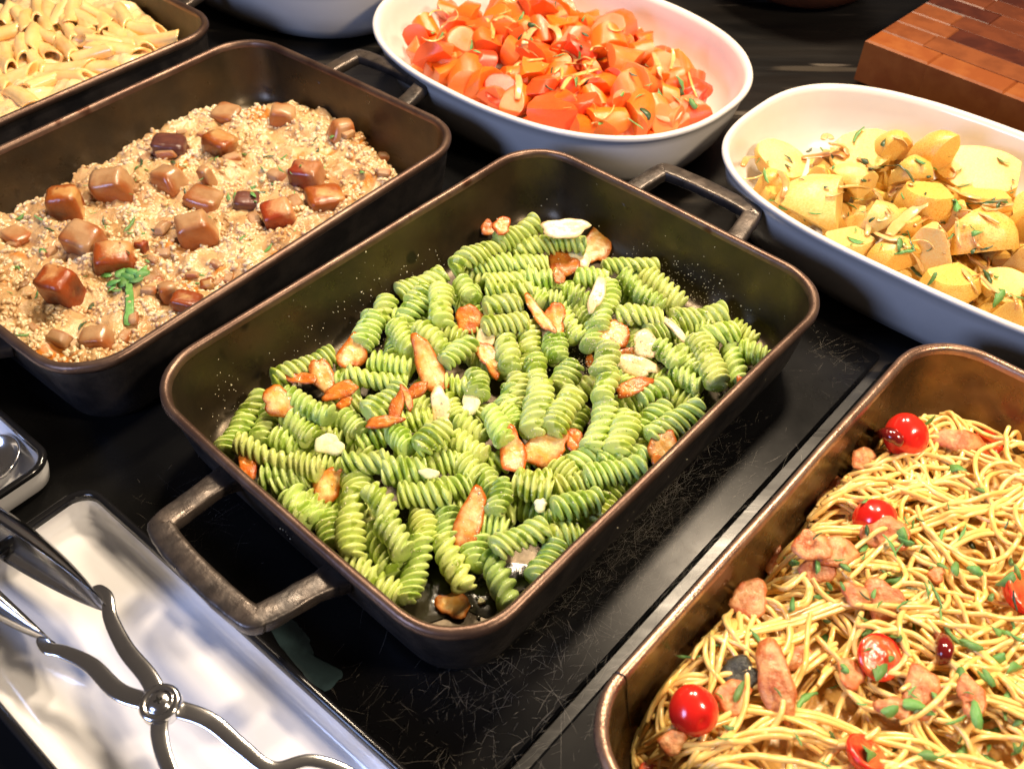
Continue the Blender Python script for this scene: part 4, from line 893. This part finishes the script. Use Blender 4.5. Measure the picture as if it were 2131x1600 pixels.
for px, py, pts_, lb in ((1950, 1360, [(1946, 1328), (1958, 1345), (1960, 1368), (1950, 1388)], 'glossy dark red dried chili standing right of the cut tomato'), (1840, 918, [(1820, 915), (1842, 912), (1862, 922), (1870, 935)], 'shrivelled dark red chili leaning on the back tomato')):
    P = smoothpath([tuple(np.array(gS.see(x, y, .04)[0])+np.array([0, 0, .004])) for x, y in pts_], 6)
    V, Fc = sweep(P, lambda t: (.0042*math.sin(math.pi*min(.97, .12+t*.8))**.7, .0036*math.sin(math.pi*min(.97, .12+t*.8))**.7), 12); V = wob(V, .0006, 200, 2)
    tag(obj('dried_chili', mesh('dried_chili', V, Fc, M['chili'])), lb, 'chili')
PS = [(1930,880,1.5),(1990,975,1.6),(1885,1125,1.1),(1960,1110,1.4),(2000,1112,1.6),(2025,1135),(1855,1135,1.4),(1795,1140,1.7),(1870,1205,2.1),(1845,1190,1.2),(1718,1232,1.9),(1700,1240,1.2),(1950,1235,1.6),(1930,1225),(2030,1185,1.4),(1990,1182,1.3),(1648,1168,1.),(1580,1332,1.4),(1674,1452,1.8),(1810,1316,2.),(1862,1322,1.6),(1980,1322,1.3),(2022,1338,1.7),(2080,1310,1.4),(2110,1300,1.2),(2035,1488,1.6),(2068,1520,1.5),(2045,1500),(1852,1478,1.2),(1812,1566,1.9),(1905,1470,1.5),(1722,1330,1.3),(2090,1205,1.6),(2120,1190,1.3),(1830,1395,1.6),(1880,1110,1.3),(1900,1095),(1920,1130,1.3),(2070,1370,1.4),(2110,1390,1.4),(2060,1410,1.2),(2100,1440,1.5),(2000,1400,1.2),(1432,1366,1.2),(1860,1555),(1930,1570,1.2),(2000,1560,1.4),(2060,1580,1.2),(2120,1560,1.3),(1650,1255),(1700,1180),(1800,1240),(1880,1255),(1760,1180),(1960,980,1.2),(2040,1020),(2110,1250),(1540,1440,1.3),(1900,1300),(1960,1280,1.1),(2120,1330,1.2),(1990,1500,1.2),(2090,1480,1.2)]
PS += [(random.uniform(1480, 2120), random.uniform(1040, 1595), .75) for _ in range(70)]
PS = [p for p in PS if p[1] > 1290-(p[0]-1480)*.9 or len(p) == 2 or p[2] != .75]
put_parsley(gS, PS, 'parsley bits on the spaghetti', 'chopped green parsley bit on the spaghetti', .0038, .12)

# ------------------------------------------------------------------ carrots and potatoes
def chunk_mesh(name, kind, m, seed):
    r_ = random.Random(seed); bm = bmesh.new()
    if kind == 'carrot': bmesh.ops.create_cone(bm, cap_ends=True, segments=14, radius1=1, radius2=.8, depth=2.2)
    else: bmesh.ops.create_icosphere(bm, subdivisions=3, radius=1.)
    cuts = 2 if kind == 'carrot' else 3
    for c in range(cuts):
        n = Vector((r_.gauss(0, 1), r_.gauss(0, 1), r_.gauss(0, 1))).normalized()
        if kind == 'carrot': n = Vector((r_.gauss(0, .7), r_.gauss(0, .7), (1 if c == 0 else -1))).normalized(); dist = r_.uniform(.35, .75)
        elif kind == 'slice': n = Vector((r_.gauss(0, .12), r_.gauss(0, .12), 1)).normalized() if c == 0 else Vector((r_.gauss(0, 1), r_.gauss(0, 1), .1)).normalized(); dist = r_.uniform(.12, .30) if c == 0 else (.82 if c == 1 else 2)
        else: dist = r_.uniform(.25, .6)
        g_ = bmesh.ops.bisect_plane(bm, geom=bm.verts[:]+bm.edges[:]+bm.faces[:], plane_co=n*dist, plane_no=n, clear_outer=True)
        ed = [e for e in g_['geom_cut'] if isinstance(e, bmesh.types.BMEdge)]
        if ed: bmesh.ops.edgeloop_fill(bm, edges=ed)
    bmesh.ops.recalc_face_normals(bm, faces=bm.faces)
    sharp = [e for e in bm.edges if len(e.link_faces) == 2 and e.calc_face_angle(0) > .5]
    bmesh.ops.bevel(bm, geom=sharp, offset=.17, segments=3, profile=.6, affect='EDGES', clamp_overlap=True)
    bmesh.ops.triangulate(bm, faces=[f for f in bm.faces if len(f.verts) > 4]); bmesh.ops.subdivide_edges(bm, edges=[e for e in bm.edges if e.calc_length() > .5], cuts=1)
    V = [tuple(np.array(v.co)*(1+.10*fbm(v.co, 1.1, seed)+.025*fbm(v.co, 4., seed))) for v in bm.verts]; Fc = [[v.index for v in f.verts] for f in bm.faces]; bm.free()
    me = mesh(name, V, Fc, m); 
    try: me.set_sharp_from_angle(angle=math.radians(50))
    except Exception: pass
    return me
CAR = [chunk_mesh('carrot_chunk', 'carrot', M['carrot'], s) for s in range(9)]
def dome(D_, x, y, base, h):
    cx, cy, th, a, b, n = D_; dx, dy = x-cx, y-cy; lx = dx*math.cos(th)+dy*math.sin(th); ly = -dx*math.sin(th)+dy*math.cos(th)
    r2 = (abs(lx)/(a*.86))**2.4+(abs(ly)/(b*.84))**2.4; return base+h*max(0, 1-r2**1.6), r2
gCar = Ground(); gPot = Ground()
CT = [(490,60,120),(420,130,100),(650,60,130),(700,130,110),(620,180,130),(520,280,150),(690,290,120),(860,240,120),(900,180,110),(830,140,110),(960,40,130),(1050,60,130),(1110,120,120),(880,50,110),(1020,130,100),(1360,140,170),(1340,225,180),(1150,200,130),(1200,240,110),(1410,310,190),(1480,250,110),(1500,220,110),(1600,300,120),(1700,300,110),(1740,420,130),(1800,480,130),(1500,400,140),(1430,440,150),(1560,380,120),(1640,390,110),(1060,520,200),(1235,530,150),(1480,560,150),(1590,550,130),(1690,590,110),(1820,575,150),(1340,580,130),(1200,610,120),(640,380,150),(560,330,110),(800,420,130),(760,460,110),(880,480,110),(380,245,110),(1010,420,110),(1320,400,110),(1380,350,100),(980,260,120),(400,180,110),(300,250,60),(1130,400,90),(700,400,110),(1260,320,90),(1130,480,100),(560,60,100),(740,200,100),(930,110,100),(1100,30,100),(800,60,100),(1000,-30,130),(870,-20,120),(1640,470,110),(1750,510,110),(1390,500,110),(1280,470,90),(600,120,110),(960,340,100),(1840,530,90)]
PALE = {19, 26, 27, 33, 34, 50, 22, 43}; RED = {5, 6, 30, 31, 18, 40, 8, 44, 24, 25}
s2 = 900/2131.; CARO = []
COLN = {0: 'orange', 1: 'red-orange', 2: 'pale orange'}
LMc = {0: 'upper left of the carrot heap', 15: 'lone high carrot chunk against the far wall of the dish', 30: 'large smooth red-orange chunk at the near side of the dish', 31: 'striped red-orange chunk right of the large smooth one', 19: 'largest pale translucent chunk in the right half of the carrot dish',
       5: 'broad red-orange chunk near the left rim of the carrot dish', 35: 'orange wedge at the right end of the carrot heap', 49: 'small orange tip at the far left of the carrot heap', 38: 'pale-topped orange chunk against the near-left rim', 20: 'orange wedge right of the lone high chunk'}
for i, (zx, zy, w_) in enumerate(CT):
    px, py = 700+zx*s2, zy*s2; z = .045
    for _ in range(4): p = at(px, py, z); z, r2 = dome(DC, p[0], p[1], .034, .022)
    sx, _s = pxm(px, py, z); r_ = min(.0195, w_*s2*sx/2*1.36); p = at(px, py, z)
    if r2 > .74: k_ = (.74/r2)**.42; p = np.array([DC[0]+(p[0]-DC[0])*k_, DC[1]+(p[1]-DC[1])*k_, p[2]])
    o = obj('carrot_chunk', CAR[i % 9]); o.matrix_basis = Matrix.Translation((p[0], p[1], z-.004)) @ Matrix.Rotation(random.uniform(0, 6.28), 4, 'Z') @ Matrix.Rotation(random.uniform(.6, 2.2), 4, 'X') @ Matrix.Rotation(random.uniform(-.5, .5), 4, 'Y') @ Matrix.Diagonal((r_, r_*random.uniform(.8, 1), r_*.95, 1))
    ci = 2 if i in PALE else 1 if i in RED else 0
    if ci: o.material_slots[0].link = 'OBJECT'; o.material_slots[0].material = M[('carrot', 'carrot_red', 'carrot_pale')[ci]]
    lb = LMc.get(i); lb = ('orange carrot chunk at the '+lb) if i == 0 else lb
    tag(o, lb or '%s glazed carrot chunk in the %s part of its dish' % (COLN[ci], 'left' if zx < 800 else 'middle' if zx < 1300 else 'right'), 'carrot', 'carrot chunks in the white oval dish'); CARO.append(o)
for i in range(110):
    a = random.uniform(0, 6.28); f = math.sqrt(random.random())*.78; lx, ly = DC[3]*f*math.cos(a), DC[4]*f*math.sin(a)
    x = DC[0]+lx*math.cos(DC[2])-ly*math.sin(DC[2]); y = DC[1]+lx*math.sin(DC[2])+ly*math.cos(DC[2]); zt, r2 = dome(DC, x, y, .034, .022)
    z = zt-.012-random.uniform(0, .008)
    o = obj('carrot_chunk', CAR[i % 9]); r_ = .0135; o.matrix_basis = Matrix.Translation((x, y, z)) @ Matrix.Rotation(random.uniform(0, 6.28), 4, 'Z') @ Matrix.Rotation(random.uniform(0, 3), 4, 'X') @ Matrix.Diagonal((r_, r_, r_, 1))
    tag(o, 'orange glazed carrot chunk lying under the others in its dish', 'carrot', 'carrot chunks in the white oval dish'); CARO.append(o)
for o in CARO: gCar.add(o)
def ribbon(g, pts, wd, th, m, name, label, cat, group, z=.05, lift=.001):
    P = []
    for x, y in pts:
        p, _ = g.see(x, y, z); P.append(np.array(p)+np.array([0, 0, lift]))
    P = smoothpath(P, 6)
    for _ in range(3): P[1:-1] = (P[:-2]+2*P[1:-1]+P[2:])/4
    wd *= .85; th *= .7; V, Fc = sweep(P, lambda t: (wd*(.35+.65*math.sin(math.pi*min(.95, .08+t*.86))**.5), th), 10); V = wob(V, th*.5, 120, len(D.objects) % 7)
    o = obj(name, mesh(name, V, Fc, m)); return tag(o, label, cat, group)
def Z2(*q): return [(700+q[i]*s2, q[i+1]*s2) for i in range(0, len(q), 2)]
OC = [(Z2(930,250,930,210,970,150,1060,140,1100,180,1090,240),.0040,'broad pale onion ring in the centre of the carrots'),(Z2(850,370,900,320,960,305,1020,300),.0022,'white onion strand left of the centre of the carrots'),(Z2(895,380,900,430,890,500),.0038,'upright pale onion strip near the near rim'),
 (Z2(1655,250,1660,300,1645,350),.0022,'short upright pale onion sliver at the right'),(Z2(1070,370,1110,340,1110,400),.0018,'curled onion strand in front of the pale ring'),(Z2(1110,450,1150,390,1210,370,1290,350),.0028,'wide onion shred in the middle of the carrots'),(Z2(1170,310,1220,290,1250,300),.0018,'short onion shred below the pale ring'),
 (Z2(780,110,830,90,880,120),.0030,'onion strip at the back left of the carrots'),(Z2(930,170,920,230,950,270),.0024,'curved onion strip left of the pale ring'),(Z2(1190,430,1230,400,1290,390),.0024,'crumpled onion shred near the green herb'),(Z2(740,100,770,150,770,200),.0024,'orange onion strip between back left chunks'),(Z2(1560,270,1590,340,1600,400),.0030,'translucent onion strip right of the largest pale chunk')]
for pts_, wd, lb in OC: ribbon(gCar, pts_, wd, .0011, M['onion_orange'] if wd < .003 else M['onion'], 'onion_strip', lb, 'onion', 'onion strips among the carrots', .055, .0015)
HC = [(485,55,1.2),(475,160),(515,175,1.3),(665,235,1.7),(700,255),(830,60,1.4),(910,90,1.5),(960,115,1.3),(990,130),(850,145,1.2),(960,185,1.1),(1080,20,1.2),(1215,90,1.3),(1230,170),(1185,190),(1210,230,1.1),(1070,240,1.1),(1100,275,1.6),(1200,272,1.2),(1300,290,1.2),(1060,345,1.1),(1180,400,1.2),(1240,400,1.4),(1460,370,1.1),(1700,410,1.8),(1600,465,1.4),(1680,490,1.1),(1760,510,1.6),(1525,560,1.8),(1480,610,1.8),(1495,470),(1410,465),(1050,435),(1300,605),(1140,530),(1540,420),(1700,450),(660,130),(900,190),(1540,330)]
put_parsley(gCar, [(700+a*s2, b*s2, *c) for a, b, *c in HC], 'parsley bits on the carrots', 'small green herb bit on the carrots', .0042, .25)
# potatoes
POT = [chunk_mesh('potato_chunk', k, M['potato'], s) for s, k in ((1, 'slice'), (2, 'wedge'), (3, 'wedge'), (4, 'wedge'), (5, 'slice'), (6, 'wedge'), (7, 'wedge'))]
s3 = 681/1434.
PO = [(375,690,205,200,0,'p','upright oval potato slice at the far left of its dish'),(270,810,130,180,5,'y','pale potato wedge against the left wall'),(530,895,285,260,1,'p','largest flat pale potato piece at the left'),(725,650,230,170,4,'y','rounded potato piece at the back left'),(860,650,120,150,3,'y','narrow potato wedge behind the back left piece'),
 (670,1060,190,150,2,'p','pale potato piece at the near rim'),(1020,690,140,260,3,'y','pointed potato wedge standing upright at the back'),(1245,745,290,210,0,'y','large smooth potato half at the right'),(1010,880,180,230,2,'y','potato wedge in front of the pointed one'),(690,790,190,130,1,'p','flat potato slice in the middle left'),
 (1030,1085,200,190,6,'p','bright cut potato cube in the front middle'),(1225,1050,240,230,5,'y','browned potato chunk right of the bright cube'),(1120,1225,200,160,2,'y','potato wedge at the near rim, front right'),(870,1120,170,140,3,'y','potato chunk under wide onion shreds'),(1370,1240,190,150,4,'y','potato chunk at the right edge'),(1415,1010,100,320,3,'y','browned potato cut by the right edge'),
 (790,960,150,140,5,'p','small potato chunk in the centre left'),(1400,1370,140,110,6,'y','potato piece at the lower right corner of its dish'),(1280,860,210,90,2,'y','flat potato piece under the large smooth half'),(550,770,120,90,6,'y','small potato piece between two slices'),(940,760,130,150,5,'y','small potato chunk behind the wedge pair'),(370,850,120,120,2,'y','browned potato bit under the oval slice'),
 (1150,950,150,130,6,'y','potato chunk beneath the onion rings'),(900,960,130,120,2,'y','potato chunk in the centre of the dish'),(1450,1150,140,140,6,'y','potato chunk beyond the right edge'),(1500,900,160,160,4,'y','potato half beyond the right edge'),(1560,1060,160,160,5,'y','potato piece hidden at the right'),(1520,1300,160,160,1,'y','potato piece at the far right end')]
POTO = []
for i, (zx, zy, w_, h_, mi, tone, lb) in enumerate(PO):
    px, py = 1450+zx*s3, zy*s3; z = .045
    for _ in range(4): p = at(px, py, z); z, r2 = dome(DP, p[0], p[1], .030, .020)
    sx, sy = pxm(px, py, z); a_ = w_*s3*sx/2*1.24; b_ = h_*s3*sx/2*1.24; p = at(px, py, z)
    if r2 > .84: k_ = (.84/r2)**.42; p = np.array([DP[0]+(p[0]-DP[0])*k_, DP[1]+(p[1]-DP[1])*k_, p[2]])
    if r2 > .55 or px > 2131: a_ = min(a_, .0205); b_ = min(b_, .018)
    o = obj('potato_chunk', POT[mi]); tall = h_ > w_*1.15
    base_ = Matrix.Translation((p[0], p[1], z-.003))
    # slices show their flat face to the viewer
    if mi in (0, 1, 4): Mx = base_ @ Matrix.Rotation(random.uniform(.15, .6), 4, 'X') @ Matrix.Rotation(random.uniform(-.35, .35), 4, 'Y') @ Matrix.Rotation(random.uniform(-.6, .6), 4, 'Z') @ Matrix.Diagonal((a_*1.06, b_*.98, .75*a_, 1))
    else: Mx = base_ @ Matrix.Rotation(random.uniform(-.4, .4), 4, 'Z') @ Matrix.Rotation(.5, 4, 'X') @ Matrix.Diagonal((a_*1.15, min(a_, b_)*1.15, b_*1.2, 1))
    o.matrix_basis = Mx
    if tone == 'p': o.material_slots[0].link = 'OBJECT'; o.material_slots[0].material = M['potato_pale']
    tag(o, lb, 'potato', 'potato pieces in the white oval dish'); POTO.append(o)
for i in range(84):
    a = random.uniform(0, 6.28); f = math.sqrt(random.random())*.70; lx, ly = DP[3]*f*math.cos(a), DP[4]*f*math.sin(a)
    x = DP[0]+lx*math.cos(DP[2])-ly*math.sin(DP[2]); y = DP[1]+lx*math.sin(DP[2])+ly*math.cos(DP[2]); z = .0255
    o = obj('potato_chunk', POT[(2, 3, 5, 6)[i % 4]]); r_ = .0145; o.matrix_basis = Matrix.Translation((x, y, z)) @ Matrix.Rotation(random.uniform(0, 6.28), 4, 'Z') @ Matrix.Rotation(random.uniform(0, 3), 4, 'X') @ Matrix.Diagonal((r_, r_, r_, 1))
    tag(o, 'browned potato chunk at the bottom of the heap, mostly covered', 'potato', 'potato pieces in the white oval dish'); POTO.append(o)
for o in POTO: gPot.add(o)
def Z3(*q): return [(1450+q[i]*s3, q[i+1]*s3) for i in range(0, len(q), 2)]
OP = [(Z3(1170,1000,1130,960,1160,930,1250,950,1320,990),.0016,'o','long loose onion ring at the right of the potatoes'),(Z3(1135,980,1150,1080,1200,1140,1290,1210),.0024,'o','onion strand falling from the loose ring'),(Z3(840,1040,880,990,950,930,1010,905),.0050,'o','widest translucent onion strip in the middle'),(Z3(620,830,720,825,790,860,840,950),.0022,'o','onion strand across the middle left'),
 (Z3(460,700,540,690,620,680,650,700),.0040,'b','browned onion shred behind the largest potato'),(Z3(200,740,220,700,260,700),.0030,'b','dark fried onion tip at the far left'),(Z3(550,620,570,600,590,620),.0035,'o','pale onion corner behind the oval slice'),(Z3(840,870,880,830,940,820),.0030,'o','onion strip in front of the dark leaf'),
 (Z3(1120,1130,1180,1210,1220,1280,1210,1330),.0024,'o','onion strand hanging at the near rim, right'),(Z3(1240,1220,1300,1280,1360,1290),.0030,'o','onion strip above the lower right potato'),(Z3(900,1080,960,1140,990,1200),.0034,'o','onion strip beside the bright potato cube'),(Z3(740,940,750,1000,740,1040),.0024,'o','short upright onion strand in the centre left'),
 (Z3(1090,820,1160,860,1240,880),.0030,'o','onion strip under the large smooth potato'),(Z3(860,610,900,620,920,650),.0026,'o','onion strip at the back of the potatoes'),(Z3(1180,880,1280,905,1380,905),.0030,'o','flat onion strip below the large smooth potato'),(Z3(580,640,640,650,660,690),.0030,'b','brown onion curl at the back left'),(Z3(700,700,760,740,750,800),.0026,'b','browned onion shred left of the dark leaf'),(Z3(370,880,390,820,360,760),.0030,'b','browned onion shred under the oval slice'),
 (Z3(1060,1000,1100,1060,1080,1120),.0022,'o','thin onion strand on the bright potato cube'),(Z3(950,1000,1010,960,1080,990),.0026,'b','browned onion shred in the middle right'),(Z3(780,1030,850,1060,900,1050),.0028,'o','onion shred below the widest strip')]
for pts_, wd, t_, lb in OP: ribbon(gPot, pts_, wd, .0010, M['onion' if t_ == 'o' else 'onion_brown'], 'onion_strip', lb, 'onion', 'onion strips among the potatoes', .05, .0018)
ribbon(gPot, Z3(755, 755, 810, 745, 880, 740), .0034, .0006, M['parsley_dark'], 'wilted_leaf', 'largest dark wilted green leaf on the potatoes', 'herb', None, .05, .003)
ribbon(gPot, Z3(880, 740, 920, 770, 945, 815), .0014, .0006, M['parsley_dark'], 'wilted_leaf', 'thin dark stem trailing from the largest wilted leaf', 'herb', None, .05, .003)
ribbon(gPot, Z3(1115, 895, 1190, 910, 1260, 905, 1350, 890), .0022, .0006, M['parsley_dark'], 'wilted_leaf', 'dark leaf strip under the large smooth potato', 'herb', None, .05, .003)
def loose_onion(g, n, x0, x1, y0, y1, test, m, label, group, seed):
    R_ = random.Random(seed); k = 0
    while k < n:
        px, py = R_.uniform(x0, x1), R_.uniform(y0, y1)
        if not test(px, py): continue
        k += 1; a = R_.uniform(0, 6.28); cu = R_.uniform(-.6, .6); q_ = []
        st_ = R_.uniform(9, 17); x, y = px, py
        for i in range(6): q_.append((x, y)); x += math.cos(a)*st_; y += math.sin(a)*st_*.7; a += cu
        ribbon(g, q_, R_.uniform(.0008, .0019), .0007, R_.choice(m), 'onion_strip', label, 'onion', group, .05, .0012)
loose_onion(gPot, 9, 1580, 2125, 330, 650, lambda x, y: y > 300+(x-1540)*.10 and y < 380+(x-1540)*.50 and (y > 330 or x < 1900), [M['onion'], M['onion'], M['onion_brown']], 'limp translucent onion shred clinging to the potatoes', 'onion shreds on the potatoes', 31)
loose_onion(gCar, 12, 880, 1480, 20, 260, lambda x, y: y < 90+(x-850)*.32 and y > (x-1200)*.35, [M['onion_orange']], 'limp orange onion shred clinging to the carrots', 'onion shreds on the carrots', 32)
HP = [(405,695,1.),(400,725,1.2),(300,770,1.4),(700,590,1.8),(820,620,1.2),(495,660,1.2),(550,655,1.2),(980,705,1.3),(735,705,1.3),(1175,810,1.2),(1340,705,1.2),(1230,1020,1.3),(695,1050,1.4),(950,1075,1.3),(895,1075,1.7),(910,1100,1.5),(520,935,1.1),(335,880,1.3),(700,870,1.1),(680,900,1.1),(1140,900,1.4),(1200,910,1.4),(1320,900,1.3),(1280,1215,1.7),(1320,1300,1.8),(1410,1300,1.2),(1190,1200,1.1),(960,1190,1.3),(1030,1220,1.2),(800,860),(850,920),(1120,1030),(1040,740,1.1),(930,1020,1.1),(900,860),(1350,880,1.2),(990,970,1.1),(740,930),(1270,1090),(380,910)]
HP += [(random.uniform(230, 1420), random.uniform(680, 1250), .6) for _ in range(45)]
HP = [p for p in HP if len(p) == 2 or p[2] != .6 or (p[1] < 760+p[0]*.5 and p[1] > 520+p[0]*.12)]
put_parsley(gPot, [(1450+a*s3, b*s3, *c) for a, b, *c in HP], 'parsley bits on the potatoes', 'small green herb bit on the potatoes', .0040, .3)
# teal reflection painted as a patch on the glass by the near handle
def painted_reflection(pts):
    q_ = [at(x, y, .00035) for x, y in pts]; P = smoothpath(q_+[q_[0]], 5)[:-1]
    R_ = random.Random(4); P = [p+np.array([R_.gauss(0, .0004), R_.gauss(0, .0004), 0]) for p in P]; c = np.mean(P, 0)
    o = obj('reflection_patch', mesh('reflection_patch', [c]+list(P), [(0, 1+(j+1) % len(P), 1+j) for j in range(len(P))], M['painted_reflection'], False))
    tag(o, 'dull teal reflection painted on the black glass in front of the near handle', 'painted_reflection', kind='stuff')
painted_reflection([(545, 1278), (580, 1268), (618, 1296), (640, 1322), (655, 1362), (690, 1384), (712, 1396), (706, 1414), (668, 1434), (620, 1388), (575, 1332)])
